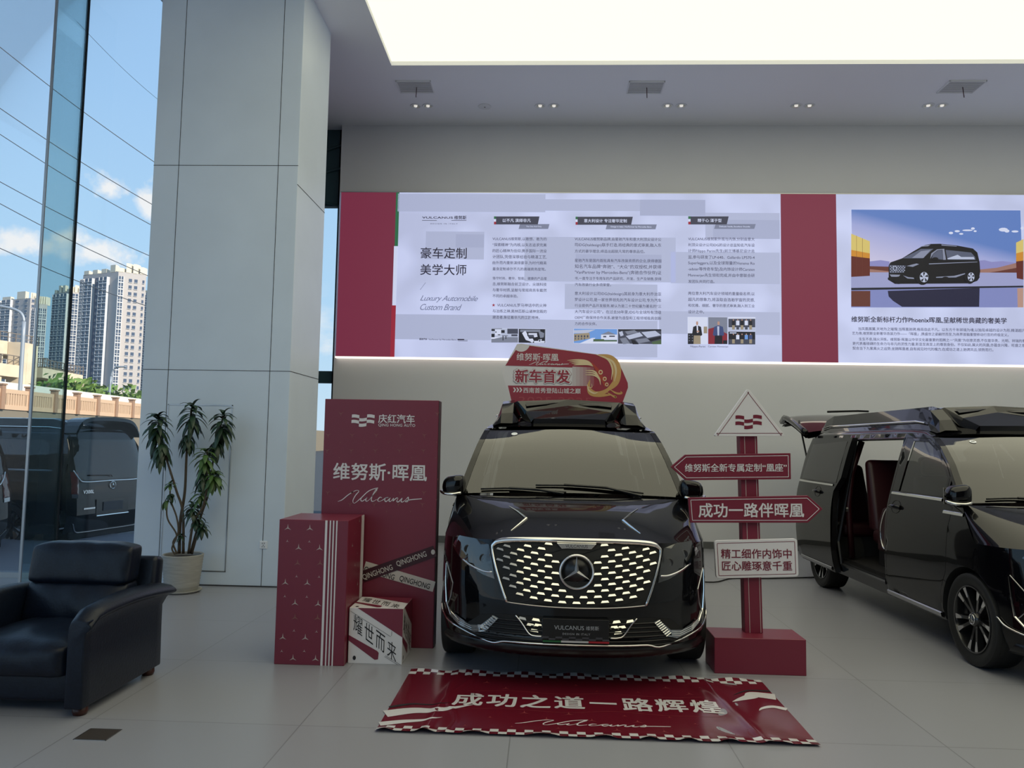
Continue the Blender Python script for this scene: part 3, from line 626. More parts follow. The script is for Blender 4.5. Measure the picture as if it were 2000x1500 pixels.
            for k in range(8): x = .535+.011*k; z = .452-.0125*k; mb.tube([fx(sg*(x-.012), z-.015, .014), fx(sg*(x+.022), z+.004, .014)], .003, 5)
            for k in range(3): mb.tube([fx(sg*x, z+.012*k, .014) for x, z in ((.64, .352), (.70, .342), (.80, .362), (.86, .40))], .0025, 5)
            P('lamp_rib', mb, 'chrome', dl_)
        # --- lower intake, lip, plate
        lo = [(-.64, .455), (-.50, .475), (.50, .475), (.64, .455), (.80, .335), (.58, .275), (-.58, .275), (-.80, .335)]
        mb = MB(); patch(mb, lo, lambda x, z: fx(x, z, .002), (), .06); it = P('lower_intake', mb, 'black_matte', bumper, smooth=True)
        mb = MB()
        for k in range(6):
            z = .30+.028*k; xm = .70-.03*k; mb.tube([fx(x, z, .008) for x in A(-xm, xm, 24)], .006, 5)
        P('intake_slat', mb, 'black_trim', bumper, smooth=True)
        for sg in (-1, 1):
            mb = MB()
            for x, z in ((.265, .455), (.355, .458), (.30, .42), (.235, .385), (.25, .42), (.275, .385)):
                if x > .235: tab(mb, sg*x, z, .055, .015)
            P('intake_tab', mb, 'tab_metal', bumper)
        for sg in (-1, 1): P('intake_trim', MB().tube(smooth_path([fx(sg*x, z, .012) for x, z in ((.40, .475), (.36, .43), (.31, .365), (.27, .352), (.22, .352))], 4), .0055, 6), 'chrome', bumper, smooth=True)
        lip = smooth_path([fx(x, z, .012) for x, z in ((-.955, .44), (-.93, .385), (-.84, .345), (-.58, .285), (-.47, .302), (-.3, .304), (0, .305), (.3, .304), (.47, .302), (.58, .285), (.84, .345), (.93, .385), (.955, .44))], 5)
        P('lip_trim', MB().tube(lip, .0065, 8), 'chrome', bumper, smooth=True)
        mb = MB().grid([[fx(x, z, o_) for x in A(-.9, .9, 30)] for z, o_ in ((.285, .002), (.25, .035), (.215, .03), (.205, 0))]); P('front_splitter', mb, 'black_trim', bumper, smooth=True)
        yp = -.035
        pb = P('number_plate', MB().box(-.225, .215, yp, yp+.03, .335, .475), 'black_trim', bumper, bevel=.004)
        mb = MB(); text(mb, 'VULCANUS', (-.048, yp-.002, .418), .195, bold=.01); text(mb, '维努斯', (.105, yp-.002, .418), .085, bold=.01); text(mb, 'DESIGN IN ITALY', (0, yp-.002, .378), .18, spacing=1.25, bold=.01)
        P('plate_lettering', mb, 'alu', pb)
        mb = MB()
        for k in range(10):
            for r in range(2):
                if (k+r) % 2: mb.box(-.225+.044*k, -.181+.044*k, yp-.0015, yp, .337+.011*r, .348+.011*r)
        P('plate_checker', mb, 'ink_grey', pb)
        for nm_, cc, x0, x1 in (('green', (.01, .10, .03), -.22, -.10), ('white', (.5, .5, .5), -.10, .08), ('red', (.35, .012, .02), .08, .215)):
            if nm_+'_stripe' not in MATS: mat(nm_+'_stripe', cc, .4)
            P(nm_+'_stripe', MB().box(x0, x1, yp-.002, yp, .322, .334), nm_+'_stripe', pb)
        # --- wipers
        for pp in ([(-.80, .045), (-.55, .05), (-.3, .03), (-.05, .012)], [(-.32, .085), (0, .085), (.3, .065), (.62, .025)]):
            wp = P('wiper', MB().tube(smooth_path([wsc(a, tt, .014) for a, tt in pp], 5), .007, 6), 'black_matte', smooth=True)
            P('wiper_arm', MB().tube([wsc(pp[0][0]+.25, pp[0][1], .022), wsc(pp[2][0], pp[2][1]-.005, .026), wsc(pp[3][0]-.02, .0, .01)], .011, 6), 'black_trim', wp)
        mb = MB()
        c = Vector(wsc(-.63, .83, .004)); u = (Vector(wsc(-.58, .83))-Vector(wsc(-.68, .83))).normalized(); v = (Vector(wsc(-.63, .88))-Vector(wsc(-.63, .8))).normalized()
        mb.add([c+u*.028*math.cos(2*pi*k/20)+v*.026*math.sin(2*pi*k/20) for k in range(20)], [tuple(range(20))]); P('inspection_sticker', mb, 'white_plastic', ws)
    if kind == 'front':
        P('tailgate', MB().grid([[rear(x, z) for x in A(-.97*itp(WZ, z)*.945, .97*itp(WZ, z)*.945, 24)] for z in A(.25, 1.86, 20)]), smooth=True)
    if kind == 'open':
        # sliding door pushed back along the body
        def slid(y, z, o_=0): p = side(-1, y, z); return (p[0]-.075-o_, y, z)
        od = [(3.44, .27), (4.5, .27), (4.66, .5), (4.72, 1.1), (4.72, 1.5), (4.66, 1.74), (3.40, 1.74), (3.40, 1.3), (3.52, 1.15), (3.50, .5)]
        mb = MB(); patch(mb, od, slid, (), .09); n_ = len(mb.v)
        mb.v += [(x+.06, y, z) for x, y, z in mb.v]; mb.f += [tuple(i+n_ for i in f) for f in mb.f]
        sd_ = P('sliding_door', mb, smooth=True)
        e_ = cdt(od, (), .09)
        P('door_edge', MB().grid([[slid(*p) for p in od+[od[0]]], [tuple(Vector(slid(*p))+Vector((.06, 0, 0))) for p in od+[od[0]]]]), 'black_trim', sd_)
        mb = MB(); patch(mb, [(3.50, 1.24), (4.62, 1.24), (4.56, 1.66), (3.50, 1.70)], lambda y, z: slid(y, z, .003), (), .2); P('door_window', mb, 'car_glass_dark', sd_, smooth=True)
        P('belt_trim', MB().grid([[slid(y, 1.212+dz, o_) for dz, o_ in ((-.014, .001), (-.010, .008), (.010, .008), (.014, .001))] for y in A(3.56, 4.7, 8)]), 'chrome', sd_)
        P('sill_trim', MB().grid([[slid(y, z, o_) for z, o_ in ((.28, .004), (.288, .014), (.315, .014), (.322, .004))] for y in A(3.5, 4.5, 8)]), 'satin_metal', sd_)
        mb = MB().lathe([(.001, -.018), (.03, -.014), (.048, -.002), (.052, .003)], 24, (0, 0, 0), 0); mb.v = [tuple(Vector(slid(3.98+q*1.75, 1.115+r*1.15))+Vector((-p, 0, 0))) for p, q, r in mb.v]; hd = P('door_handle', mb, 'black_matte', sd_, smooth=True)
        P('grip', MB().tube([slid(3.892, 1.115, .004), slid(3.94, 1.12, .034), slid(4.02, 1.12, .034), slid(4.068, 1.115, .004)], .019, 8), 'paint', hd, smooth=True)
        P('latch', MB().lathe([(.03, 0), (.028, -.02), (.0005, -.022)], 16, (-.875, 3.49, .95), 0), 'rim_polish', sd_)
        # door opening trim and red lined pillar
        P('opening_trim', MB().tube([side(-1, y, z, -.01) for y, z in DOORHOLE+DOORHOLE[:1]], .02, 6), 'black_trim')
        P('pillar_lining', MB().tube([(-.82, 3.52, .42), (-.85, 3.53, 1.0), (-.80, 3.55, 1.35), (-.68, 3.56, 1.7)], .035, 8), 'burgundy', smooth=True)
        P('door_step', MB().box(-.95, -.84, 2.36, 3.5, .36, .39), 'dark_plastic')
        sc_ = smooth_path([(-.764, y, z) for y, z in ((2.62, 1.00), (2.70, 1.04), (2.82, .98), (2.92, .80), (2.88, .64), (2.76, .60))], 5)
        P('seat_trim', MB().tube(sc_, .010, 6), 'chrome', smooth=True)
        P('seat_shell', MB().prism([(2.60, .58), (3.02, .58), (3.0, .85), (2.88, 1.02), (2.70, 1.06), (2.56, .98)], -.76, -.715, 0), 'burgundy', bevel=.02)
        P('head_lining', MB().box(-.70, .70, 2.0, 4.8, 1.76, 1.775), 'interior')
        # tailgate lifted
        mb = MB()
        rows = [[(x, 4.92+1.15*k, 1.86+.24*math.sin(k*1.35)+(-.07 if k > .97 else 0)-.05*(abs(x)/.8)**3+.01) for x in A(-.84+.05*k, .84-.05*k, 16)] for k in A(0, 1, 8)]
        mb.grid(rows); n_ = len(mb.v); mb.add([(x, y, z-.07) for x, y, z in mb.v], mb.f[:])
        tg = P('tailgate', mb, smooth=True)
        P('tailgate_lining', MB().grid([[(p[0]*.96, p[1], p[2]-.075) for p in r] for r in rows]), 'black_matte', tg)
        P('tailgate_rim', MB().tube([rows[0][0]]+[r[0] for r in rows]+rows[-1][1:]+[r[-1] for r in rows[::-1]], .04, 6), 'paint', tg, smooth=True)
        P('rear_wiper', MB().tube([(-.35, 5.5, 2.115), (.05, 5.45, 2.13), (.12, 5.3, 2.12)], .014, 6), 'black_matte', tg)
        for sg in (-1, 1): P('gas_strut', MB().tube([(sg*.80, 4.98, 1.45), (sg*.78, 5.35, 1.98)], .012, 6), 'black_trim', tg)
        mb = MB(); cm_ = Vector(wsc(-.63, .83, .006)); [mb.add([cm_+Vector((x, 0, 0))+Vector((0, .62, .78))*z for x, z in ((x0, -.006), (x0+.006, -.006), (x0+.006, .006), (x0, .006))], [(0, 1, 2, 3)]) for x0 in (-.013, -.003, .007)]; P('sticker_mark', mb, 'ink_grey', ws)
        p = Vector(side(-1, 1.14, 1.22, .004)); P('window_tag', MB().box(p.x-.002, p.x, p.y-.03, p.y+.03, p.z-.03, p.z+.03), 'white_plastic', body)
    if kind == 'rear':
        tg = P('tailgate', MB().grid([[rear(x, z) for x in A(-.975*itp(WZ, z)*.945, .975*itp(WZ, z)*.945, 30)] for z in A(.25, 1.86, 24)]), smooth=True)
        gl = [(-.70, 1.70), (.70, 1.70), (.74, 1.4), (.73, 1.14), (.58, 1.06), (-.58, 1.06), (-.73, 1.14), (-.74, 1.4)]
        mb = MB(); patch(mb, gl, lambda x, z: rear(x, z, .006), (), .1); rg = P('rear_window', mb, 'car_glass_dark', tg, smooth=True)
        mb = MB(); patch(mb, gl, lambda x, z: rear(x, z, .003), (), .1); P('window_backing', mb, 'interior', tg, smooth=True)
        P('tailgate_trim', MB().tube(smooth_path([rear(x, z, .012) for x, z in ((-.78, 1.22), (-.70, 1.09), (-.58, 1.035), (0, 1.035), (.58, 1.035), (.70, 1.09), (.78, 1.22))], 5), .009, 6), 'chrome', tg, smooth=True)
        P('rear_wiper', MB().tube([rear(.02, 1.10, .03), rear(.05, 1.13, .04), rear(.5, 1.14, .03)], .011, 6), 'black_trim', rg)
        for sg in (-1, 1):
            tl = [(.70, 1.18), (.83, 1.20), (.845, .86), (.72, .84)]
            mb = MB(); patch(mb, tl, lambda x, z: rear(sg*x, z, .010), (), .06); lp = P('tail_lamp', mb, 'lamp_red', smooth=True)
            mb = MB(); patch(mb, [(.73, .85), (.84, .86), (.84, .80), (.73, .79)], lambda x, z: rear(sg*x, z, .012), (), .06); P('reverse_lamp', mb, 'lamp_clear', lp, smooth=True)
        P('star_emblem', star_mb((0, rear(0, .95)[1]+.016, .96), .058, 1, -1, .007), 'chrome', tg)
        TX = dict(U=(-1, 0, 0))
        mb = MB(); text(mb, 'V300L', (.52, rear(.52, .88)[1]+.012, .88), .22, U=(-1, 0, 0), bold=.006, spacing=1.1); yb_ = rear(.52, .64)[1]+.012; [mb.add([(.62-.03*k, yb_, .608), (.60-.03*k, yb_, .608), (.592-.03*k, yb_, .632), (.612-.03*k, yb_, .632)], [(0, 1, 2, 3)]) for k in range(8)]; P('badge_lettering', mb, 'rim_polish', tg)
        P('plate_recess', MB().box(-.36, .36, rear(0, .6)[1]-.01, rear(0, .6)[1]+.008, .50, .75), 'black_trim', tg)
        P('number_plate', MB().box(-.22, .22, rear(0, .6)[1]+.008, rear(0, .6)[1]+.02, .56, .70), 'ink_grey', tg)
        P('plate_trim', MB().tube([rear(-.36, .49, .015), rear(.36, .49, .015)], .012, 6), 'chrome', tg)
        P('bumper_trim', MB().tube(smooth_path([rear(x, z, .01) for x, z in ((-.80, .40), (-.68, .27), (-.5, .25), (0, .25), (.5, .25), (.68, .27), (.80, .40))], 4), .008, 6), 'satin_metal', tg)
        P('bumper_skirt', MB().box(-.80, .80, 4.6, 5.06, .14, .27), 'black_matte', tg, bevel=.02)
        # hoop spoiler over the rear edge of the roof
        rows = []
        for k in A(-1, 1, 24):
            x = .72*k; h_ = .17*(1-abs(k)**8)+.0; z0 = roof(min(.985, abs(x)/.74), 4.75)[2]
            rows.append([(x, 4.45, z0+h_*.5), (x, 4.7, z0+h_), (x, 5.02, z0+h_+.01), (x, 5.03, z0+h_-.05), (x, 4.72, z0+h_-.05)])
        P('rear_spoiler', MB().grid(rows, True), 'paint', rf)
    return t
v1 = van('minivan', 'black minivan facing the viewer with star grille and sign on its roof', V1LOC)
v2 = van('minivan', 'black minivan at the right edge with sliding door open and tailgate raised', Vector((4.235, 5.2, 0)), 0, 'open')
# ================================================================== RED DISPLAY PROPS
XU, ZU, NY = Vector((1, 0, 0)), Vector((0, 0, 1)), Vector((0, -1, 0))
def flag(mb, c, w, U=XU, V=ZU, inv=False):
    """the wavy chequered flag mark: 2 rows of bent cells"""
    c = Vector(c); U = Vector(U); V = Vector(V)
    def q(u, v): return c+U*((u-.5)*w+.04*w*(v-.25))+V*((v-.24+.022*math.sin(u*2*pi*1.5+.6))*w)
    def cell(u0, u1, v0):
        k = 5; vs = [q(u0+(u1-u0)*i/k, v) for v in (v0, v0+.135) for i in range(k+1)]
        mb.add(vs, [(i, i+1, i+k+2, i+k+1) for i in range(k)])
    for u0, u1, v0 in ((.0, .33, .36), (.67, 1.0, .375), (.335, .665, .235), (.0, .33, .125), (.67, 1.0, .14), (.335, .665, 0)): cell(u0, u1, v0)
    return mb
# tall display board
BX0, BX1, BYF, BH = -1.768, -.843, 6.14, 1.95
bd = thing('display_board', 'tall dark red standing display board beside the front minivan', 'display board', ((BX0+BX1)/2, BYF+.07, 0))
bw = BX1-BX0
MB().box(-bw/2, bw/2, -.07, .07, 0, BH).obj('panel', 'red_print', bd, bevel=.003, segs=1)
MB().box(bw/2, bw/2+.004, -.068, .068, .004, BH-.004).obj('side_face', 'red_dark', bd)
def bp(px, py): p = on(px, py, 1, BYF); return Vector((p.x-(BX0+BX1)/2, -.0725, p.z))
def btext(mb, body, p0, p1, py, **k): a = bp(p0, py); b_ = bp(p1, py); text(mb, body, (a+b_)/2, b_.x-a.x, **k)
mb = MB(); btext(mb, '庆红汽车', 739, 810, 818, bold=.018); btext(mb, 'QING HONG AUTO', 739, 811, 831, bold=.012, spacing=1.08); btext(mb, '维努斯·晖凰', 651, 834, 922, bold=.02, spacing=1.04)
mb.obj('lettering', 'white_print', bd); flag(MB(), bp(709, 822), .185).obj('flag_emblem', 'white_print', bd)
mb = MB(); script(mb, bp(742, 969), bp(824, 969).x-bp(660, 969).x, XU, ZU, NY, .007); mb.obj('signature_lettering', 'white_print', bd)
mb = MB()
for r, (py, off, rr) in enumerate(((808, 666, 12), (850, 641, 12), (880, 639, 12), (922, 690, 12), (962, 640, 11), (985, 684, 10))):
    for k in range(5):
        px = off+k*47
        if px < 858 and not (r == 0 and 680 < px < 815) and not (r == 3 and px < 840): star3(mb, bp(px, py), .026, XU, ZU, .16, flip=-1)
        if px+24 < 856 and not (r == 0 and 660 < px < 800): star3(mb, bp(px+24, py+14), .011, XU, ZU, .2, flip=-1)
mb.obj('star_pattern', 'star_dim', bd)
def band(mb, a, b_, h, off):
    a = bp(*a); b_ = bp(*b_); d = (b_-a).normalized(); n = Vector((-d.z, 0, d.x)); k = n*h/2+Vector((0, off, 0)); j = -n*h/2+Vector((0, off, 0))
    mb.add([a+j, b_+j, b_+k, a+k], [(0, 1, 2, 3)]); return a, b_, d, n
mb = MB(); a, b_, d, n = band(mb, (712, 1106), (848, 1146), .082, -.0005); mb.obj('cream_tape', 'cream_print', bd)
mb = MB(); c1 = bp(741, 1120); c2 = bp(810, 1138)
for cc in (c1, c2): text(mb, 'QINGHONG', cc+Vector((0, -.002, 0)), .25, U=d, V=n, h=.05, bold=.012)
mb.obj('tape_lettering', 'black_print', bd)
mb = MB(); a, b_, d, n = band(mb, (708, 1126), (850, 1076), .088, -.0045); mb.obj('dark_tape', 'red_dark', bd)
mb = MB()
for cc, wd in ((bp(738, 1118), .235), (bp(804, 1092), .235)): text(mb, 'QINGHONG', cc+Vector((0, -.006, 0)), .25, U=d, V=n, h=.05, bold=.012)
cc = bp(846, 1078); mb.add([cc+Vector((.016*math.cos(k*pi/10), -.005, .02*math.sin(k*pi/10))) for k in range(20)], [tuple(range(20))])
mb.obj('tape_lettering', 'cream_print', bd)
# tall red box
tb = thing('display_box', 'tall dark red box with white stripes standing before the board', 'box', (-1.665, 5.86, 0))
MB().box(-.255, .255, -.255, .245, 0, 1.035).obj('body', 'red_print', tb, bevel=.003, segs=1)
def tp(px, py): p = on(px, py, 1, 5.60); return Vector((p.x+1.665, -.258, p.z))
mb = MB()
for x in (.085, .118, .142, .166): mb.box(x, x+(.016 if x < .1 else .009), -.2575, -.255, 0, 1.034)
for y in (.16, .185, .205, .225): mb.box(.255, .2575, y, y+.01, 0, 1.034)
mb.obj('stripe', 'white_print', tb)
for nm_, mt, pts in (('star_pattern', 'star_white', [(583, 1070, 1), (624, 1071, 1), (607, 1177, 1), (580, 1176, 0), (557, 1138, 1), (600, 1139, 1), (576, 1178, 1), (621, 1180, 1), (552, 1245, 1), (596, 1246, 1), (572, 1286, 1), (616, 1287, 1), (562, 1031, 1), (605, 1032, 1)]),
                     ('gold_star_pattern', 'star_gold', [(581, 1100, 1), (625, 1100, 1), (576, 1206, 1), (620, 1207, 1)])):
    mb = MB()
    for px, py, k in pts:
        if (px, py) in ((607, 1177), (580, 1176)): continue
        star3(mb, tp(px, py), .030, XU, ZU, .17)
    if mt == 'star_white':
        for px, py in ((561, 1057), (604, 1058), (579, 1126), (623, 1127), (556, 1165), (599, 1166), (550, 1272), (594, 1272), (574, 1232), (618, 1234)): star3(mb, tp(px, py), .013, XU, ZU, .18)
        for k in range(12): star3(mb, Vector((.2565, -.16+.10*(k % 3)+.04*(k % 2), .12+.08*k)), .022 if k % 2 else .011, Vector((0, 1, 0)), ZU, .17)
    mb.obj(nm_, mt, tb)
# small cube
cb = thing('display_cube', 'small white and red printed cube on the floor before the board', 'box', (-1.203, 5.88, 0))
MB().box(-.198, .198, -.198, .198, 0, .398).obj('body', 'white_print', cb, bevel=.002, segs=1)
def cface(o_, U, V, Nn, nm_):
    """one printed face: u,v run 0..1 from its lower left corner"""
    Q = lambda u, v, d=.0012: Vector(o_)+Vector(U)*(u*.396)+Vector(V)*(v*.398)+Vector(Nn)*d
    mb = MB(); mb.add([Q(.15, 1), Q(1, 1), Q(1, .49)], [(0, 1, 2)]); mb.add([Q(0, .51), Q(0, .41), Q(.50, .075), Q(.56, .085), Q(.57, .20), Q(.54, .235)], [(0, 1, 2, 3, 4, 5)])
    mb.obj('red_print', 'red_print', cb)
    mb = MB(); dU = (Vector(U)*.82-Vector(V)*.57); dV = Vector(V)
    for ch, u, v in (('耀', .17, .69), ('世', .38, .55), ('而', .595, .405), ('来', .81, .245)): text(mb, ch, Q(u, v, .0014), .078, U=dU*1.05, V=dV, h=.125)
    mb.add([Q(.12+.03*math.cos(k*pi/10), .10+.04*math.sin(k*pi/10), .0014) for k in range(20)], [tuple(range(20))])
    mb.ribbon([Q(.02, .94), Q(.78, .50), Q(.80, .52), Q(.80, .60)], .002, Nn, .0014); mb.ribbon([Q(.93, 0), Q(.68, .14), Q(.70, .155), Q(.98, .0)], .002, Nn, .0014)
    mb.obj('lettering', 'black_print', cb)
cface((-.198, -.198, 0), (1, 0, 0), (0, 0, 1), (0, -1, 0), 'front')
cface((-.198, -.198, .398), (1, 0, 0), (0, 1, 0), (0, 0, 1), 'top')
cface((.198, -.198, 0), (0, 1, 0), (0, 0, 1), (1, 0, 0), 'side')
# signpost
sp = thing('signpost', 'red signpost with arrow boards and a white triangle on a red base', 'signpost', (1.575, 5.86, 0))
mb = MB(); MB().box(-.325, .325, -.16, .15, 0, .253).obj('base', 'red_print', sp, bevel=.003, segs=1)
tl = R(-1.3)
RM = Matrix.Translation((0, 0, .25)) @ Matrix.Rotation(tl, 4, 'Y') @ Matrix.Translation((0, 0, -.25))
def sgo(mb, nm_, mt, **k): mb.xf(RM); return mb.obj(nm_, mt, sp, **k)
sgo(MB().box(-.065, .065, 0, .10, .253, 1.72), 'post', 'red_print', bevel=.002, segs=1)
mb = MB()
for x in (-.03, .05): mb.box(x-.002, x+.002, -.001, .0005, .255, 1.70)
sgo(mb, 'post_line', 'star_white')
PLY = 5.825
RMi = RM.inverted()
def sq(px, py, d=0): p = on(px, py, 1, PLY)-Vector(sp.location); q = RMi @ p; return Vector((q.x, -.035-d, q.z))
def plate(nm_, px, mt, rad=0, th=.03):
    pts = [(q.x, q.z) for q in (sq(*p) for p in px)]
    if rad:
        o_ = []
        for i in range(len(pts)):
            a, b_, c = Vector(pts[i-1]), Vector(pts[i]), Vector(pts[(i+1) % len(pts)]); a = b_+(a-b_).normalized()*rad; c = b_+(c-b_).normalized()*rad
            o_ += [tuple((1-t_)**2*a+2*t_*(1-t_)*b_+t_*t_*c) for t_ in (0, .25, .5, .75, 1)]
        pts = o_
    mb = MB().prism(pts, -.035, -.035+th, 1); n_ = len(mb.v); mb.xf(RM); return mb.obj(nm_, mt, sp, bevel=.0015, segs=1), pts
def outline(mb, pts, inset, wd=.004):
    c = Vector((sum(p[0] for p in pts)/len(pts), sum(p[1] for p in pts)/len(pts))); n = len(pts); o_ = []
    ar = sum(pts[i][0]*pts[(i+1) % n][1]-pts[(i+1) % n][0]*pts[i][1] for i in range(n)); sgn = 1 if ar > 0 else -1
    for i in range(n):
        a, b_, d = Vector(pts[i-1]), Vector(pts[i]), Vector(pts[(i+1) % n]); e1 = (b_-a).normalized(); e2 = (d-b_).normalized()
        n1 = Vector((-e1.y, e1.x))*sgn; n2 = Vector((-e2.y, e2.x))*sgn; m_ = (n1+n2); m_ = m_.normalized()/max(.3, m_.normalized().dot(n1)); q = b_+m_*inset; o_.append((q.x, -.0365, q.y))
    for i in range(n): mb.ribbon([o_[i], o_[(i+1) % n]], wd, NY)
    return mb
tri, tp_ = plate('triangle_sign', [(1461, 758), (1534, 852), (1394, 852)], 'white_print', .022)
mb = MB(); outline(mb, tp_, .022); flag(mb, sq(1462, 825, .0015), .195); sgo(mb, 'triangle_emblem', 'red_print')
ar1, p1_ = plate('arrow_sign', [(1310, 912), (1338, 888), (1544, 885), (1545, 936), (1339, 938)], 'red_print')
mb = MB(); outline(mb, p1_, .018); c = (sq(1337, 914, .0015)+sq(1537, 913, .0015))/2; text(mb, '维努斯全新专属定制“凰座”', c, sq(1536, 913).x-sq(1337, 914).x, bold=.012); sgo(mb, 'arrow_lettering', 'white_print')
ar2, p2_ = plate('arrow_sign', [(1344, 972), (1578, 968), (1607, 994), (1578, 1021), (1348, 1021)], 'red_print')
mb = MB(); outline(mb, p2_, .018); c = (sq(1364, 998, .0015)+sq(1570, 995, .0015))/2; text(mb, '成功一路伴晖凰', c, sq(1570, 995).x-sq(1364, 998).x, bold=.02); sgo(mb, 'arrow_lettering', 'white_print')
pl3, p3_ = plate('plate_sign', [(1395, 1056), (1557, 1052), (1560, 1126), (1399, 1130)], 'white_print', .025)
mb = MB(); outline(mb, p3_, .02)
for tx, a, b_ in (('精工细作内饰中', (1408, 1083), (1546, 1080)), ('匠心雕琢意千重', (1410, 1107), (1547, 1103))):
    c = (sq(*a, .0015)+sq(*b_, .0015))/2; text(mb, tx, c, sq(*b_).x-sq(*a).x, bold=.018, spacing=1.0)
sgo(mb, 'plate_lettering', 'red_print')
# sign standing on the roof of the front van
RSY = 7.75
rs = thing('roof_sign', 'red and white hexagonal launch sign with golden plume on the minivan roof', 'sign', (.23, RSY, 0))
def rq(px, py, d=0): p = on(px, py, 1, RSY); return Vector((p.x-.23, -d, p.z))
RP = [(1010, 672), (1018, 671), (1195, 696), (1206, 702), (1226, 748), (1227, 758), (1210, 783), (1000, 783), (981, 730), (982, 722)]
pts = [(q.x, q.z) for q in (rq(*p) for p in RP)]; zb = roof(0, RSY-5.2)[2]+.005
pts = [(x, z) for x, z in pts]; pts[6:8] = [(pts[6][0]-.02, zb+.0), (pts[7][0]+.03, zb+.0)]
MB().prism(pts, 0, .012).obj('board', 'white_print', rs)
def qpoly(nm_, mt, px, d): mb = MB(); mb.add([rq(*p, d) for p in px], [tuple(range(len(px)))]); return mb.obj(nm_, mt, rs)
circ = [(1018+17*math.cos(R(a)), 670+17*math.sin(R(a))) for a in range(128, 12, -10)]
mb = MB(); up = [rq(*p, .002) for p in [(987, 714)]+circ+[(1195, 696.5), (1205, 702), (1211, 715), (1216, 725), (1160, 719)]]
mb.add(up, [tuple(range(len(up)))]); lo_ = [rq(*p, .002) for p in [(992, 753), (1147, 754), (1160, 719), (1216, 725), (1226, 748), (1226.5, 757)]]+[Vector((pts[6][0], -.002, pts[6][1])), Vector((pts[7][0], -.002, pts[7][1]))]
mb.add(lo_, [tuple(range(len(lo_)))]); mb.obj('red_print', mat('sign_red', (.33, .035, .06), .4), rs)
mb = MB()
for k in range(6): qs = [rq(1118+k*7, 716+.3*k, .0022), rq(1125+k*7, 716.3+.3*k, .0022), rq(1125+k*7, 754, .0022), rq(1118+k*7, 754, .0022)]; mb = MB().add(qs, [(0, 1, 2, 3)]); f_ = (k+1)/7; mb.obj('fade_print', mat('sign_fade%d' % k, tuple(a*(1-f_)+b*f_ for a, b in zip((.62, .6, .61), (.33, .035, .06))), .4), rs)
mb = MB(); w_ = lambda a, b_: (rq(*b_).x-rq(*a).x)
text(mb, '维努斯·晖凰', (rq(1009, 697, .003)+rq(1091, 698, .003))/2, w_((1009, 697), (1091, 698)), bold=.012); text(mb, '西南首秀登陆山城之巅', (rq(1022, 762, .003)+rq(1134, 764, .003))/2, w_((1022, 762), (1134, 764)), bold=.012)
for k in range(3): x = 1002+6*k; mb.add([rq(*p, .003) for p in ((x, 757), (x+3, 757), (x+6, 761.5), (x+3, 766), (x, 766), (x+3, 761.5))], [(0, 1, 2, 5), (2, 3, 4, 5)])
script(mb, rq(1072, 709.5, .003), w_((1030, 708), (1108, 708)), XU, ZU, NY, .006, flat=.6); mb.obj('lettering', 'white_print', rs)
mb = MB(); text(mb, '2025·2025', (rq(1013, 778, .003)+rq(1155, 778, .003))/2+Vector((0, 0, -.02)), w_((1013, 778), (1155, 778)), h=.06, spacing=1.1); mb.obj('outline_lettering', mat('sign_pink', (.42, .08, .10), .4), rs)
mb = MB(); text(mb, '新车首发', (rq(1006, 735, .0026)+rq(1113, 735, .0026))/2, w_((1002, 735), (1117, 735)), bold=.09); mb.obj('letter_rim', mat('sign_rim', (.40, .25, .27), .4), rs)
mb = MB(); text(mb, '新车首发', (rq(1006, 735, .0048)+rq(1113, 735, .0048))/2, w_((1003, 735), (1116, 735)), bold=.075); mb.obj('letter_border', 'white_print', rs)
mb = MB(); text(mb, '新车首发', (rq(1006, 735, .0068)+rq(1113, 735, .0068))/2, w_((1006, 735), (1113, 735)), bold=.03); mb.obj('headline_lettering', MATS['sign_red'], rs)
_pk = [0]
def plume(mb, px, wd, d=.003):
    _pk[0] += 1; p = smooth_path([rq(*q, d+.00008*_pk[0]) for q in px], 6); n = len(p); mb.ribbon(p, [wd*math.sin(pi*(i+.6)/(n+.2))**.8 for i in range(n)], NY); return mb
mb = MB()
plume(mb, [(1168, 693), (1192, 700), (1204, 718), (1203, 745), (1190, 762)], .085); plume(mb, [(1152, 742), (1150, 758), (1164, 769), (1186, 762), (1200, 742)], .045); plume(mb, [(1147, 756), (1153, 768), (1170, 772), (1195, 771)], .04); plume(mb, [(1190, 760), (1204, 768), (1214, 768), (1212, 764)], .02); plume(mb, [(1185, 766), (1198, 774), (1203, 776), (1200, 772)], .02)
mb.obj('plume_print', 'gold', rs)
mb = MB()
plume(mb, [(1176, 696), (1196, 706), (1203, 724), (1200, 745)], .022, .0036); plume(mb, [(1163, 692), (1186, 701), (1196, 720), (1194, 742)], .018, .0036)
for k in range(4): plume(mb, [(1108+4*k, 704+3*k), (1130, 703+3*k), (1148, 706+2*k), (1160, 716)], .016, .0036)
for k in range(3): plume(mb, [(1143, 724+4*k), (1160, 725+4*k), (1170, 736+2*k), (1173, 752)], .016, .0036)
plume(mb, [(1147, 751), (1150, 762), (1160, 768), (1168, 766)], .018, .0036); plume(mb, [(1146, 752), (1149, 756), (1156, 756), (1155, 749)], .008, .0036)
mb.obj('pale_plume_print', 'pale_gold', rs)
mb = MB(); plume(mb, [(1155, 708), (1166, 722), (1176, 740), (1182, 757)], .035, .0042); mb.obj('plume_shade', 'gold_red', rs)
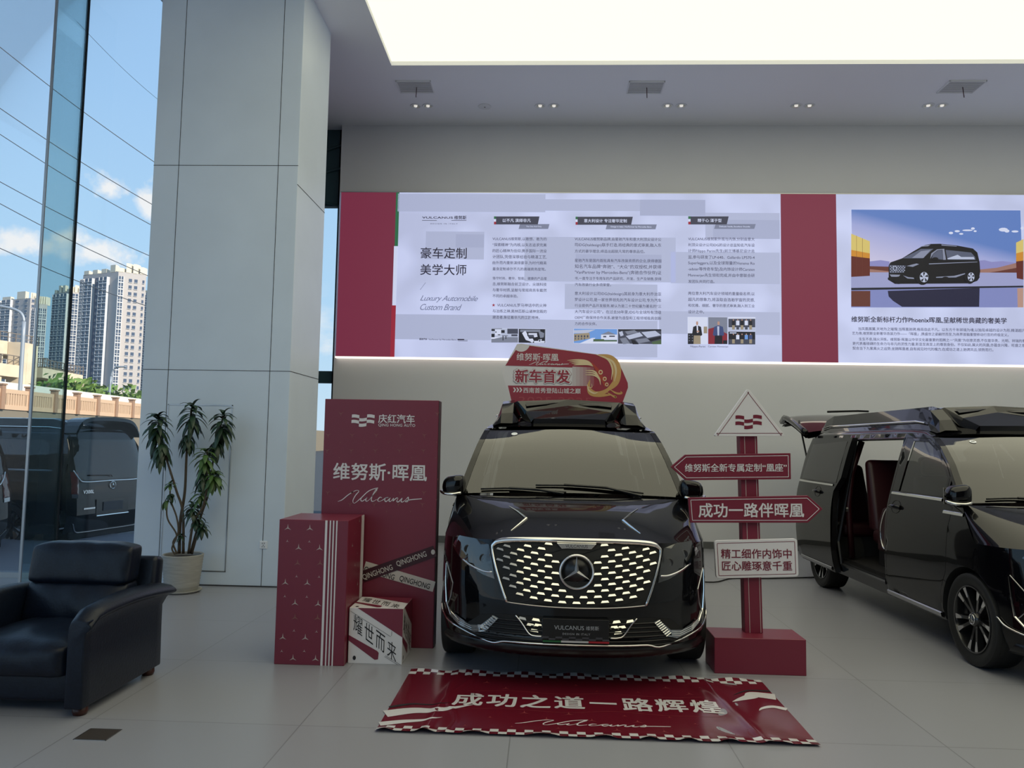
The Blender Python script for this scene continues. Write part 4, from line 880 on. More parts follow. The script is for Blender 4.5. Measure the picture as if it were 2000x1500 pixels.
for nm_, mt, r_, d in (('plume_ring', 'pale_gold', .022, .0068), ('plume_eye', 'gold_red', .012, .0074)):
    mb = MB()
    for px, py, s_ in ((1173, 727, 1), (1181, 740, .9), (1185, 751, .8)): mb.add([rq(px, py, d)+Vector((r_*s_*math.cos(k*pi/8), 0, r_*s_*1.1*math.sin(k*pi/8))) for k in range(16)], [tuple(range(16))])
    mb.obj(nm_, mt, rs)
MB().tube([(0, .012, zb+.2), (0, .22, zb+.006)], .008, 6).obj('prop_leg', 'black_trim', rs)
# ------------------------------------------------------------------ printed vinyl mat on the floor
MX0, MX1, MY0, MY1 = -.915, 1.535, 4.385, 5.56
ft = thing('floor_banner', 'glossy dark red vinyl banner lying on the floor before the minivan', 'banner', ((MX0+MX1)/2, (MY0+MY1)/2, 0))
mw, ml = MX1-MX0, MY1-MY0
def mz(u, v):
    ed = max(0, (.09-v)/.09)**1.6*(.010+.014*max(0, math.sin(u*55+2*math.sin(u*9))))+max(0, (v-.94)/.06)*.006*(1+math.sin(u*43))
    rip = .0035*math.sin(u*40+6*v+3*math.sin(v*7))*math.exp(-((u-.86)/.12)**2)+.009*math.exp(-((u-.835-.05*(1-v))/.012)**2)+.007*math.exp(-((u-.11-.03*v)/.010)**2)+.005*math.exp(-((u-.155-.02*math.sin(v*9))/.006)**2)
    return .003+ed+rip+.0012*math.sin(u*23)*math.sin(v*11)
def mp3(p, d=0): u, v = p[0]/mw+.5, p[1]/ml+.5; return Vector((p[0], p[1], mz(u, v)+d))
def MQ(u, v, d=0): return mp3(((u-.5)*mw, (v-.5)*ml), d)
MB().grid([[MQ(i/240, j/60) for i in range(241)] for j in range(61)]).obj('vinyl_sheet', 'vinyl_red', ft, smooth=True)
mb = MB(); nc = 50
for i in range(nc):
    for row in (0, 1):
        for base, fl_ in ((0, 0), (1, 1)):
            if (i+row+fl_) % 2: continue
            v0, v1 = (row*.042, (row+1)*.042) if base == 0 else (1-(row+1)*.042, 1-row*.042)
            mb.grid([[MQ((i+k/4)/nc, v0+(v1-v0)*q/2, .0012) for k in range(5)] for q in range(3)])
mb.obj('checker_edge', 'vinyl_white', ft, smooth=True)
mb = MB(); gx = lambda u: (u-.5)*mw
for k, ch in enumerate('成功之道一路辉煌'):
    u = .19+.0865*k; text(mb, ch, ((u-.5)*mw, (.50-.5)*ml, 0), .19 if ch != '一' else .17, V=(0, 1, 0), bold=.025, h=.235 if ch != '一' else .03, fn=lambda p: mp3(p, .0015))
mb.obj('lettering', 'vinyl_white', ft)
mb = MB(); script(mb, (gx(.50), (.20-.5)*ml, 0), .90, XU, (0, .62, 0), (0, 0, 1), .010, fn=lambda p: mp3(p, .0015)); mb.obj('signature_lettering', 'vinyl_white', ft)
def wav(mb, pts, wd, d=.0016):
    p = smooth_path([((u-.5)*mw, (v-.5)*ml, 0) for u, v in pts], 8); n = len(p); o_ = len(mb.v)
    mb.ribbon(p, [wd*(1-(i/(n-1))**1.5)+.002 for i in range(n)], (0, 0, 1)); mb.v[o_:] = [tuple(mp3(q, d)) for q in mb.v[o_:]]
mb = MB()
wav(mb, [(.0, .24), (.06, .30), (.11, .31), (.16, .36), (.21, .42)], .11); wav(mb, [(0, .10), (.05, .14), (.10, .17), (.14, .22)], .06)
mb.obj('swoosh_print', 'vinyl_white', ft); mb = MB()
wav(mb, [(1.0, .70), (.95, .72), (.93, .68), (.90, .64), (.875, .60)], .12); wav(mb, [(1.0, .50), (.97, .53), (.94, .50), (.925, .46)], .05)
mb.obj('swoosh_print', 'vinyl_white', ft)
mb = MB(); wav(mb, [(.0, .34), (.05, .40), (.10, .40), (.15, .43)], .03); mb.obj('dark_swoosh_print', 'black_print', ft); mb = MB(); wav(mb, [(1, .80), (.95, .80), (.92, .76), (.89, .71)], .03); mb.obj('dark_swoosh_print', 'black_print', ft)
mb = MB()
for pts in ([(.18, .64), (.30, .66), (.42, .63), (.55, .66), (.68, .63), (.80, .65)], [(.16, .34), (.30, .37), (.44, .34), (.56, .38), (.7, .34), (.82, .36)]):
    p = [mp3(q, .0014) for q in smooth_path([((u-.5)*mw, (v-.5)*ml, 0) for u, v in pts], 8)]; mb.ribbon(p, .003, (0, 0, 1))
for k in range(22):
    u = .2+.6*((k*7) % 22)/22; v = (.12, .24, .32, .70, .80)[k % 5]; star3(mb, ((u-.5)*mw, (v-.5)*ml, 0), .035 if k % 2 else .02, XU, (0, 1, 0), .15, fn=lambda p: mp3(p, .0014))
mb.obj('faint_print', mat('vinyl_faint', (.24, .05, .055), .2), ft)
# ------------------------------------------------------------------ floor socket lid and cable
t = thing('floor_box_lid', 'small brown metal floor box lid before the armchair', 'floor box', (-2.40, 4.22, 0))
MB().box(-.085, .085, -.075, .075, 0, .004).obj('lid', mat('brown_lid', (62, 56, 52), .45), t, bevel=.0015, segs=1)
mb = MB().box(-.09, .09, -.08, -.076, 0, .003).box(-.09, .09, .076, .08, 0, .003).box(-.09, -.086, -.08, .08, 0, .003).box(.086, .09, -.08, .08, 0, .003); mb.obj('frame', 'satin_metal', t)
mb = MB().tube(smooth_path([(p.x, p.y, .008) for p in (on(1250, 1120, 2, 0), on(1380, 1138, 2, 0), on(1430, 1131, 2, 0), on(1500, 1131, 2, 0), on(1600, 1128, 2, 0), on(1680, 1122, 2, 0), on(1760, 1125, 2, 0))], 6), .008, 6)
tag(mb.obj('power_cable', 'rubber', smooth=True), 'black cable lying on the floor between the two minivans', 'cable')
# ------------------------------------------------------------------ black leather armchair
ac = thing('armchair', 'black leather armchair at the left edge by the glass front', 'armchair', (-3.08, 4.95, 0))
def cushion(nm_, x0, x1, y0, y1, z0, z1, b, par=ac, lean=0, m_='leather', puff=.03):
    bm = bmesh.new(); bmesh.ops.create_cube(bm, size=1); bmesh.ops.subdivide_edges(bm, edges=bm.edges[:], cuts=9, use_grid_fill=True)
    for v in bm.verts:
        c = Vector(v.co*2); l = max(abs(c.x), abs(c.y), abs(c.z)); hx, hy, hz = (x1-x0)/2, (y1-y0)/2, (z1-z0)/2
        p = Vector((c.x*hx, c.y*hy, c.z*hz)); q = Vector((max(-hx+b, min(hx-b, p.x)), max(-hy+b, min(hy-b, p.y)), max(-hz+b, min(hz-b, p.z)))); d = p-q
        if d.length > 1e-6: p = q+d.normalized()*b
        pf = puff*(1-c.x**2*.9)*(1-c.y**2*.9) if abs(c.z) > .99 else (puff*(1-c.x**2)*(1-c.z**2) if abs(c.y) > .99 else 0)
        if abs(c.z) > .99: p.z += pf*(1 if c.z > 0 else 0)
        elif abs(c.y) > .99: p.y += pf*(1 if c.y > 0 else -1)
        w_ = .004*math.sin(p.x*31+p.z*17)+.003*math.sin(p.x*53-p.z*29+p.y*20)
        p += Vector((0, -w_ if abs(c.y) > .9 else 0, w_ if abs(c.z) > .9 else 0))
        p.y += lean*(p.z+hz); v.co = p+Vector(((x0+x1)/2, (y0+y1)/2, (z0+z1)/2))
    mb = MB(); bm.verts.index_update(); mb.add([v.co[:] for v in bm.verts], [tuple(v.index for v in f.verts) for f in bm.faces]); bm.free()
    return mb.obj(nm_, m_, par, smooth=True, sub=1)
MB().box(-.36, .36, -.44, .38, .06, .26).obj('seat_frame', 'leather', ac, bevel=.03, segs=3, auto=50)
cushion('seat_cushion', -.355, .335, -.50, .24, .20, .41, .055, puff=.035)
bk = cushion('back_cushion', -.35, .335, .05, .24, .37, .66, .05, lean=.22, puff=.045)
cushion('head_cushion', -.345, .345, .09, .27, .63, .895, .045, lean=.18, puff=.012)
MB().add([(-.33, .26, .2), (.42, .26, .2), (.42, .42, .2), (-.33, .42, .2), (-.33, .34, .80), (.42, .34, .80), (.42, .46, .78), (-.33, .46, .78)], [(0, 1, 2, 3), (4, 5, 6, 7), (0, 1, 5, 4), (2, 3, 7, 6), (0, 3, 7, 4), (1, 2, 6, 5)]).obj('back_frame', 'leather', ac, bevel=.035, segs=3, auto=50)
for sg in (-1, 1):
    rows = []
    for i in range(13):
        v = i/12; y = -.52+.92*v; zt_ = .60+.0*v+.03*math.sin(v*pi)-.05*max(0, (.12-v)/.12)**2; xo = .0+.05*v
        prof = [(.345, .05), (.345, .40), (.345, zt_-.05), (.36, zt_-.01), (.40, zt_+.012), (.455+xo, zt_-.005), (.485+xo*1.2, zt_-.03), (.487+xo*1.2, zt_-.05), (.455+xo*.6, zt_-.075), (.45, zt_-.14), (.45, .35), (.455, .05)]
        rows.append([(sg*x, y, z) for x, z in prof])
    mb = MB(); mb.grid(rows, True); n_ = len(rows[0]); mb.f.append(tuple(range(n_))); mb.f.append(tuple((len(rows)-1)*n_+k for k in range(n_))); am = mb.obj('armrest', 'leather', ac, bevel=.012, segs=2, auto=45)
    MB().tube([(sg*(.47+.05*i/12*1.0), -.53+.93*i/12, .60+.03*math.sin(i/12*pi)-.055) for i in range(13)], .006, 6).obj('piping', 'leather', am)
    for y in (-.44, .33): MB().lathe([(.0005, 0), (.036, 0), (.044, .02), (.042, .05), (.0005, .05)], 18, (sg*.40, y, 0)).obj('foot', 'wood_foot', ac, smooth=True)
# ------------------------------------------------------------------ potted plant
pp = thing('potted_dracaena', 'tall dracaena plant in a ribbed pale pot against the grey pillar', 'plant', (-3.775, 8.06, 0))
pot = MB().lathe([(.0005, .015), (.155, .015), (.165, .05)]+[(.172+.032*k/22+(.002 if k % 2 else -.002), .06+.31*k/22) for k in range(23)]+[(.207, .385), (.20, .392), (.185, .385), (.18, .34), (.0005, .34)], 40).obj('pot', noisy(mat('pot_clay', (168, 166, 160), .8), 6, .12, 5, .2, (1, 1, 9)), pp, auto=50)
MB().lathe([(.0005, 0), (.17, 0), (.20, .02), (.202, .028), (.19, .026), (.165, .016), (.0005, .016)], 36).obj('saucer', 'pot_clay', pp, smooth=True)
MB().lathe([(.0005, .356), (.10, .362), (.182, .352)], 24).obj('soil', mat('soil', (52, 38, 30), .95), pp, smooth=True)
mat('stem_brown', (86, 74, 60), .7); noisy(mat('leaf_green', (38, 62, 42), .38), 9, .35); noisy(mat('leaf_light', (74, 104, 54), .4), 9, .3)
def pq(px, py, d=0): p = on(px, py, 1, 8.06+d); return Vector((p.x+3.775, d, p.z))
heads = []
def stem(pts, r0=.013, r1=.008):
    p = smooth_path([pq(*q) for q in pts], 6); n = len(p); MB().tube(p, [r0+(r1-r0)*i/n for i in range(n)], 7).obj('stem', 'stem_brown', pp, smooth=True)
stem([(350, 1081, .02), (352, 1020, .02), (361, 960, .03), (365, 880, .05), (374, 800, .05)], .018, .010)
stem([(358, 1081, 0), (357, 1000, -.03), (345, 960, -.03), (328, 905, -.05), (314, 860, -.06), (309, 815, -.05)], .015)
stem([(368, 1081, 0), (378, 1020, -.05), (396, 990, -.06), (404, 945, -.06), (405, 880, -.05)], .014)
stem([(372, 1081, .05), (392, 1010, .05), (408, 960, .06), (418, 890, .05), (436, 812, .04)], .013)
stem([(346, 1082, -.04), (338, 1060, -.05), (348, 1040, -.06), (345, 1010, -.05), (333, 975, -.05), (333, 945, -.05)], .010)
stem([(342, 1083, -.05), (336, 1070, -.06), (345, 1045, -.06), (328, 1015, -.08), (326, 990, -.08), (333, 965, -.06)], .009)
stem([(375, 1082, .04), (384, 1050, 0), (390, 1030, -.03)], .010)
def rosette(px, py, d, length, n, droop, spread=.8, top=True, m_='leaf_green', seed=0, elong=0):
    rnd = random.Random(seed); c = pq(px, py, d); mb = MB()
    for k in range(n):
        az = k*2.399+rnd.uniform(-.3, .3); f = k/n; base = c+Vector((0, 0, -elong*f))
        el = (1.15-1.9*f if top else .5-1.3*f)+rnd.uniform(-.2, .2); ln = length*rnd.uniform(.75, 1.1)*(.7+.5*min(1, 2*f)); wd = .026*rnd.uniform(.8, 1.2)*(length/.2)**.5
        d_ = Vector((math.cos(az)*math.cos(el), math.sin(az)*math.cos(el), math.sin(el))); p = base.copy(); sd_ = Vector((-math.sin(az), math.cos(az), 0)); rows = []
        for i in range(8):
            t_ = i/7; w_ = wd*(math.sin(pi*min(1, .12+t_*.9))**.7 if t_ < .99 else 0.02); up = d_.cross(sd_)*-1
            rows.append([p-sd_*w_, p-up*w_*.25, p+sd_*w_]); d_ = (d_+Vector((0, 0, -droop/7*(1.2-.3*f)))).normalized(); p = p+d_*ln/7
            if p.y > .30: p.y = .30
        mb.grid(rows)
    mb.obj('leaf_cluster', m_, pp, smooth=True)
for a in ((376, 793, .05, .20, 34, 1.6, .8, True, 'leaf_green', 1, .20), (367, 850, .05, .17, 22, 2.4, .8, False, 'leaf_green', 2, .06), (309, 812, -.05, .20, 38, 1.7, .8, True, 'leaf_green', 3, .22), (316, 866, -.06, .20, 34, 2.2, .8, False, 'leaf_green', 4, .12),
          (436, 808, .04, .20, 36, 1.7, .8, True, 'leaf_green', 5, .22), (424, 862, .05, .17, 20, 2.4, .8, False, 'leaf_green', 6, .05), (402, 880, -.05, .18, 30, 1.6, .8, True, 'leaf_light', 7, .16), (396, 925, -.05, .15, 20, 2.2, .8, False, 'leaf_green', 8, .08),
          (418, 925, -.02, .17, 32, 1.7, .8, True, 'leaf_light', 9, .08), (377, 985, -.05, .14, 22, 1.9, .8, True, 'leaf_green', 10, .10), (392, 960, -.04, .13, 18, 1.8, .8, True, 'leaf_light', 11, .08), (396, 1026, -.03, .12, 16, 1.8, .8, True, 'leaf_green', 12, .05),
          (333, 943, -.05, .08, 11, 1.2, .8, True, 'leaf_light', 13, .03), (333, 965, -.06, .10, 7, 2.4, .8, False, 'leaf_green', 14, .02), (326, 978, -.08, .12, 3, 2.6, .8, False, 'leaf_light', 15, .0), (354, 1045, -.03, .07, 9, 1.4, .8, True, 'leaf_green', 16, .02), (386, 1010, 0, .13, 14, 2.0, .8, True, 'leaf_green', 17, .06)): rosette(*a)
# ================================================================== THE LONG LIT BANNER
YS = YB-.09
wb0 = thing('wall_banner', 'long backlit printed banner across the upper back wall', 'banner', (2.0, YB, 4.3))
def lit(name, c, es=.87):
    if name not in MATS:
        m = mat(name, tuple(v*.35 for v in lin(c)), .5, emit=c, es=es); m.node_tree.nodes['Principled BSDF'].inputs['Base Color'].default_value = (*[v*.35 for v in lin(c)], 1)
    return name
LW = lit('lit_white', (186, 193, 226)); LR = lit('lit_red', (118, 46, 68))
m = MATS['lit_white']; t_ = m.node_tree; b = t_.nodes['Principled BSDF']; nn = t_.nodes.new('ShaderNodeTexNoise'); nn.inputs['Scale'].default_value = 1.6; nn.inputs['Detail'].default_value = 1
co = t_.nodes.new('ShaderNodeTexCoord'); mr = t_.nodes.new('ShaderNodeMapRange'); mr.inputs[1].default_value = .35; mr.inputs[2].default_value = .65; mr.inputs[3].default_value = .84; mr.inputs[4].default_value = 1.04
t_.links.new(co.outputs['Object'], nn.inputs['Vector']); t_.links.new(nn.outputs['Fac'], mr.inputs[0]); t_.links.new(mr.outputs[0], b.inputs['Emission Strength'])
def wp(px, py, d=0): p = on(px, py, 1, YS-d); return p
ZT_, ZB_ = wp(1300, 378).z, wp(1300, 704).z
XL = wp(661, 540).x; XA = wp(769, 540).x; XB = wp(1526, 540).x; XC = wp(1635, 540).x; XE = 9.6
def wo(mb, nm_, m_, par=wb0, **k):
    o = mb.obj(nm_, m_, None, **k); return world_child(o, par)
wo(MB().box(XL, XE, YS+.002, YB, ZB_, ZT_), 'light_box', 'lit_white')
wo(MB().box(XL-.01, XE, YS-.002, YB, ZB_-.026, ZB_), 'light_strip', 'strip_light')
wo(MB().box(XL-.01, XE, YS-.004, YB, ZT_, ZT_+.012), 'top_rail', 'alu')
wo(MB().box(XL, XA, YS-.001, YS+.004, ZB_, ZT_), 'red_panel', LR); wo(MB().box(XB, XC, YS-.001, YS+.004, ZB_, ZT_), 'red_panel', LR)
lit('lit_green', (46, 104, 72)); lit('lit_bright_red', (150, 40, 58)); lit('lit_shade', (172, 179, 210)); lit('lit_shade_deep', (163, 170, 202)); lit('lit_ink', (44, 42, 62), .9); lit('lit_tag', (62, 64, 82)); lit('lit_tag_grey', (120, 126, 152)); lit('lit_text', (58, 58, 84), .9); lit('lit_script', (110, 116, 146)); lit('lit_pure', (205, 212, 240))
def wrect(mb, x0, y0, x1, y1, d): a = wp(x0, y0); b_ = wp(x1, y1); return mb.add([(a.x, YS-d, b_.z), (b_.x, YS-d, b_.z), (b_.x, YS-d, a.z), (a.x, YS-d, a.z)], [(0, 1, 2, 3)])
c6 = lambda u, v: (650+.325*u, 360+.325*v)
c7 = lambda u, v: (1250+.375*u, 360+.375*v)
def r6(mb, a, b_, c, d_, d=.002): p = c6(a, b_); q = c6(c, d_); return wrect(mb, *p, *q, d)
def r7(mb, a, b_, c, d_, d=.002): p = c7(a, b_); q = c7(c, d_); return wrect(mb, *p, *q, d)
dz = (ZT_-ZB_)
wo(MB().box(XA, XA+.055, YS-.002, YS, ZB_+dz*.67, ZT_), 'green_stripe', 'lit_green'); wo(MB().box(XA-.02, XA+.05, YS-.0025, YS, ZB_, ZB_+dz*.31), 'red_stripe', 'lit_bright_red'); wo(MB().box(XA-.01, XA+.05, YS-.0022, YS, ZB_+dz*.31, ZB_+dz*.67), 'white_stripe', 'lit_pure')
for rr, q, mm in ((r6, (392, 56, 1277, 168), 0), (r6, (1277, 90, 2190, 163), 0), (r6, (560, 283, 908, 452), 0), (r6, (1155, 315, 2060, 590), 0), (r6, (1395, 598, 1950, 755), 0), (r6, (378, 780, 1180, 940), 0), (r6, (1180, 812, 1950, 1040), 0), (r7, (340, 148, 728, 285), 0), (r7, (160, 352, 728, 520), 0), (r7, (100, 660, 728, 785), 0),
        (r6, (740, 300, 908, 380, .0022), 1), (r6, (1460, 420, 1975, 480, .0022), 1), (r7, (0, 80, 340, 165, .0022), 1), (r7, (380, 185, 728, 285, .0022), 1)): mb = MB(); rr(mb, *q); wo(mb, 'shade_block', ('lit_shade', 'lit_shade_deep')[mm])
def line(mb, body, x0, x1, y, cf, d=.004, **k):
    a = wp(*cf(x0, y), d); b_ = wp(*cf(x1, y), d); xc = (a.x+b_.x)/2; text(mb, body, (xc, YS-d, (a.z+b_.z)/2), b_.x-a.x, **k)
mb = MB()
line(mb, '豪车定制', 528, 805, 413, c6, bold=.012, spacing=1.02); line(mb, '美学大师', 526, 803, 513, c6, bold=.012, spacing=1.02)
line(mb, 'VULCANUS', 537, 722, 200, c6, bold=.02, h=.035, spacing=1.05); line(mb, '维努斯', 730, 803, 200, c6, bold=.02); line(mb, 'DESIGN IN ITALY', 587, 750, 237, c6, bold=.01, spacing=1.5, h=.018)
r6(mb, 537, 216, 625, 219, .004); r6(mb, 713, 216, 803, 219, .004); wo(mb, 'headline_lettering', 'lit_ink')
mb = MB(); line(mb, '星驰汽车', 520, 567, 930, c6, bold=.03); line(mb, 'VanPartner by Mercedes-Benz |', 575, 746, 934, c6); r6(mb, 750, 929, 790, 937, .004); r6(mb, 790, 935, 811, 937, .004); r6(mb, 752, 940, 810, 943, .004); wo(mb, 'footer_lettering', 'lit_ink')
mb = MB()
line(mb, 'Luxury Automobile', 525, 872, 690, c6, shear=.45, h=.115, spacing=.9); line(mb, 'Custom Brand', 525, 776, 738, c6, shear=.45, h=.10, spacing=.9)
a = wp(*c6(525, 634), .004); b_ = wp(*c6(558, 590), .004); mb.ribbon([a, b_], .006, NY); wo(mb, 'script_lettering', 'lit_script')
def para(cf, x0, x1, rows):
    mb = MB()
    for y, body, xe in rows: line(mb, body, x0-(y-rows[0][0])*.012*.0, xe or x1, y, cf, bold=.004)
    wo(mb, 'paragraph_lettering', 'lit_text')
para(c6, 960, 1285, [(328, 'VULCANUS维努斯,以敢想、敢为的', 0), (364, '“探索精神”为内核,以矢志追求完美', 0), (400, '的匠心精神为信仰,携手国际一流设', 0), (436, '计团队,凭借深厚经验与精湛工艺,', 0), (472, '由外而内重新演绎豪华,为时代精英', 0), (509, '量身定制卓尔不凡的高端商务座驾。', 1280),
    (565, '恪守时尚、奢华、智能、健康的产品理', 0), (600, '念,维努斯融合前卫设计、尖端科技', 0), (636, '与奢华材质,呈献与常规商务车截然', 0), (671, '不同的卓越体验。', 1112), (763, '与冶炼之神,奥林匹斯山诸神宫殿的', 0), (800, '建造者,象征着非凡的工匠精神。', 1243)])
mb = MB(); line(mb, 'VULCANUS,罗马神话中的火神', 988, 1283, 727, c6, bold=.004); wo(mb, 'paragraph_lettering', 'lit_text')
mb = MB(); c = wp(*c6(966, 726), .004); mb.add([c]+[c+Vector((math.cos(R(90+36*k))*(.03 if k % 2 == 0 else .012), 0, math.sin(R(90+36*k))*(.03 if k % 2 == 0 else .012))) for k in range(10)], [(0, 1+k, 1+(k+1) % 10) for k in range(10)]); wo(mb, 'red_star', 'lit_bright_red')
para(c6, 1454, 1974, [(330, 'VULCANUS维努斯品牌,由星驰汽车和意大利顶尖设计公', 0), (366, '司IDG(Italdesign)联手打造,将经典的意式审美,融入东', 0), (403, '方式的豪华理念,缔造出超脱凡常的尊崇品位。', 1875), (459, '星驰汽车是国内首批具有汽车改装资质的企业,获得德国', 0), (495, '知名汽车品牌“奔驰”、“大众”的双授权,并获得', 0), (531, '"VanPartner by Mercedes-Benz"(奔驰合作伙伴)证', 0), (567, '书,一直专注于专用车的产品研究、开发、生产及销售,获得', 0), (603, '汽车改装行业多项荣誉。', 1672),
    (659, '意大利设计公司IDG(Italdesign)其前身为意大利乔治亚', 0), (695, '罗设计公司,是一家世界领先的汽车设计公司,专为汽车', 0), (731, '行业提供产品开发服务,被认为是二十世纪最为著名的“三', 0), (767, '大汽车设计公司”。在过去50年里,IDG与全球所有顶级', 0), (803, 'OEM厂商保持合作关系,被誉为造型和工程领域极具创新', 0), (838, '力的合作伙伴。', 1586)])
para(c7, 251, 597, [(285, 'VULCANUS维努斯外观与内饰,分别由意大', 0), (316, '利顶尖设计公司IDG的设计总监知名汽车设', 0), (348, '计师Filippo Perini先生(前兰博基尼设计总', 0), (380, '监,参与研发了LP-640、Gallardo LP570-4', 0), (411, 'Superleggera,以及全球限量的Veneno Ro', 0), (443, '-adster等传奇车型)及内饰设计师Carsten', 0), (475, 'Monnerjan先生领衔完成,并由中意联合研', 0), (506, '发团队共同打造。', 388),
    (569, '两位意大利汽车设计领域的重量级名师,以', 0), (601, '超凡的想象力,将汲取自浩瀚宇宙的灵感,', 0), (632, '和优雅、细腻、奢华的意式审美,融入到工业', 0), (664, '设计之中。', 334)])
mb = MB(); line(mb, 'Filippo-Perini', 263, 340, 846, c7); line(mb, 'Carsten Monnerjan', 355, 459, 846, c7); wo(mb, 'caption_lettering', 'lit_text')
mb = MB(); line(mb, '维努斯全新标杆力作Phoenix晖凰,呈献稀世典藏的奢美学', 1101, 1910, 707, c7, bold=.02); wo(mb, 'title_lettering', 'lit_ink')
mb = MB()
for y, body, x0, x1 in ((757, '当凤凰展翼,天地为之璀璨;当晖凰驰骋,格局自此不凡。以东方千年祥瑞为魂,以独现卓越的设计为形,精湛超凡工', 1137, 2025), (780, '艺为骨,维努斯全新奢华改装力作——「晖凰」,携盛世之姿翩然而至,为商界首脑重塑移动行宫的终极定义。', 1105, 1920), (811, '生生不息,瑞火淬炼。维努斯·晖凰以中华文化最重要的图腾之一“凤凰”为创意灵感,不仅是华贵、光明、祥瑞的象征,', 1140, 2030), (834, '更代表着磅礴的生命力与非凡的灵性力量,彰显至高至上的尊崇身份。不仅如此,属火的凤凰,亦蕴含兴隆、旺盛之意,', 1107, 2010), (858, '契合当下九紫离火之运势,坐拥晖凰者,自有阅见时代的魄力,在成功之道上驰骋风云,领势而行。', 1107, 1840)): line(mb, body, x0, x1, y, c7, bold=.004)
wo(mb, 'paragraph_lettering', 'lit_text')
for cf, x0, x1, g0, g1, y0, y1, y2, tx, tx0, tx1, sm, s0, s1 in ((c6, 970, 1242, 1117, 1302, 193, 241, 268, '以不凡 演绎非凡', 1020, 1190, 'The One And Only', 1162, 1255), (c6, 1460, 1803, 1640, 1947, 195, 243, 270, '意大利设计 专注奢华定制', 1510, 1767, 'Design in Italy | VanPartner by Mercedes Benz', 1670, 1915), (c7, 252, 462, 386, 603, 167, 209, 232, '精于心 湛于型', 300, 425, 'Delicate Inside, Excellent Outside', 413, 573)):
    Q = lambda u, v, d: wp(*cf(u, v), d)
    mb = MB(); mb.add([Q(x0, y0, .0045), Q(x1, y0, .0045), Q(x1-10, y1, .0045), Q(x0, y1, .0045)], [(0, 1, 2, 3)]); tg_ = wo(mb, 'heading_tag', 'lit_tag')
    mb = MB(); mb.add([Q(g0+8, y1-2, .004), Q(g1, y1-2, .004), Q(g1-8, y2, .004), Q(g0, y2, .004)], [(0, 1, 2, 3)]); wo(mb, 'subheading_tag', 'lit_tag_grey')
    mb = MB(); line(mb, tx, tx0, tx1, (y0+y1)/2, cf, .006, bold=.015); line(mb, sm, s0, s1, (y1+y2)/2, cf, .006, bold=.01); wo(mb, 'tag_lettering', 'lit_pure')
    h3 = (y1-y0)/3
    for k, (nm_, m_) in enumerate((('tag_green_mark', 'lit_green'), ('tag_white_mark', 'lit_pure'), ('tag_red_mark', 'lit_bright_red'))):
        mb = MB(); a = cf(x0-1, y0+h3*k); b_ = cf(x0+11, y0+h3*(k+1)); wrect(mb, *a, *b_, .005); wo(mb, nm_, m_)
# printed pictures, built from flat shapes of colour
PC = dict(k=(30, 32, 44), d=(66, 70, 88), g=(120, 126, 146), l=(176, 184, 210), w=(206, 212, 236), b=(104, 148, 214), n=(74, 96, 72), r=(128, 40, 56), s=(176, 140, 128), t=(150, 138, 120), f=(60, 74, 120), o=(176, 116, 70), y=(186, 160, 90), m=(96, 54, 48))
for k, v in PC.items(): lit('print_'+k, v)
def picture(name, cf, x0, y0, x1, y1, base, shapes):
    """shapes: (colour key, polygon in 0..1 picture units, y down)"""
    fr = MB(); e_ = 1.5; a = cf(x0-e_, y0-e_); b_ = cf(x1+e_, y1+e_); wrect(fr, *a, *b_, .0048); p0 = wo(fr, name, 'lit_pure')
    mb = MB(); a = cf(x0, y0); b_ = cf(x1, y1); wrect(mb, *a, *b_, .0052)
    o = mb.obj('picture_print', 'print_'+base if base in PC else base); o.parent = p0; layers = {}; order = []
    for i, (k, pl) in enumerate(shapes):
        mb = layers.setdefault(k, MB())
        mb.add([wp(*cf(x0+(x1-x0)*u, y0+(y1-y0)*v), .0056+.00012*i) for u, v in pl], [tuple(range(len(pl)))])
    for k, mb in layers.items(): o = mb.obj('picture_print', 'print_'+k if k in PC else k); o.parent = p0
    return p0
bx = lambda a, b_, c, d: [(a, b_), (c, b_), (c, d), (a, d)]
picture('showroom_picture', c6, 953, 866, 1113, 951, 'l', [('g', bx(0, .62, 1, 1)), ('w', [(0, .6), (.45, .58), (.1, .74), (0, .74)]), ('d', bx(.6, .02, 1, .38)), ('k', bx(0, .05, .13, .18)), ('k', bx(.37, .12, .5, .32)), ('w', bx(.14, .08, .36, .5)), ('k', [(.14, .25), (.18, .2), (.2, .28), (.16, .3)]), ('k', bx(.24, .42, .34, .48)), ('k', bx(0, .38, .12, .62)), ('d', bx(.4, .5, .62, .54)), ('k', bx(.42, .54, .45, .85)), ('k', bx(.53, .54, .56, .75)), ('d', bx(.75, .42, .98, .55)), ('k', bx(0, 0, .4, .03))])
picture('cabin_picture', c6, 1118, 869, 1279, 954, 'k', [('g', bx(.05, .05, .8, .22)), ('w', [(.12, .3), (.22, .15), (.4, .72), (.5, .8), (.45, .9), (.26, .78)]), ('w', [(.24, .12), (.32, .38), (.3, .45), (.2, .2)]), ('w', bx(.36, .3, .68, .42)), ('d', bx(.36, .42, .62, .6)), ('w', [(.55, .45), (.68, .42), (.7, .55), (.58, .6)]), ('w', [(.34, .7), (.52, .68), (.56, .86), (.5, .98), (.38, .84)]), ('g', [(.72, .1), (.95, .3), (.93, .6), (.8, .65)]), ('w', [(.72, .78), (.86, .72), (.82, .95), (.74, .9)]), ('w', bx(.57, .85, .96, .98)), ('k', [(.74, .8), (.82, .78), (.79, .9), (.75, .88)]), ('l', bx(.98, 0, 1, 1))])
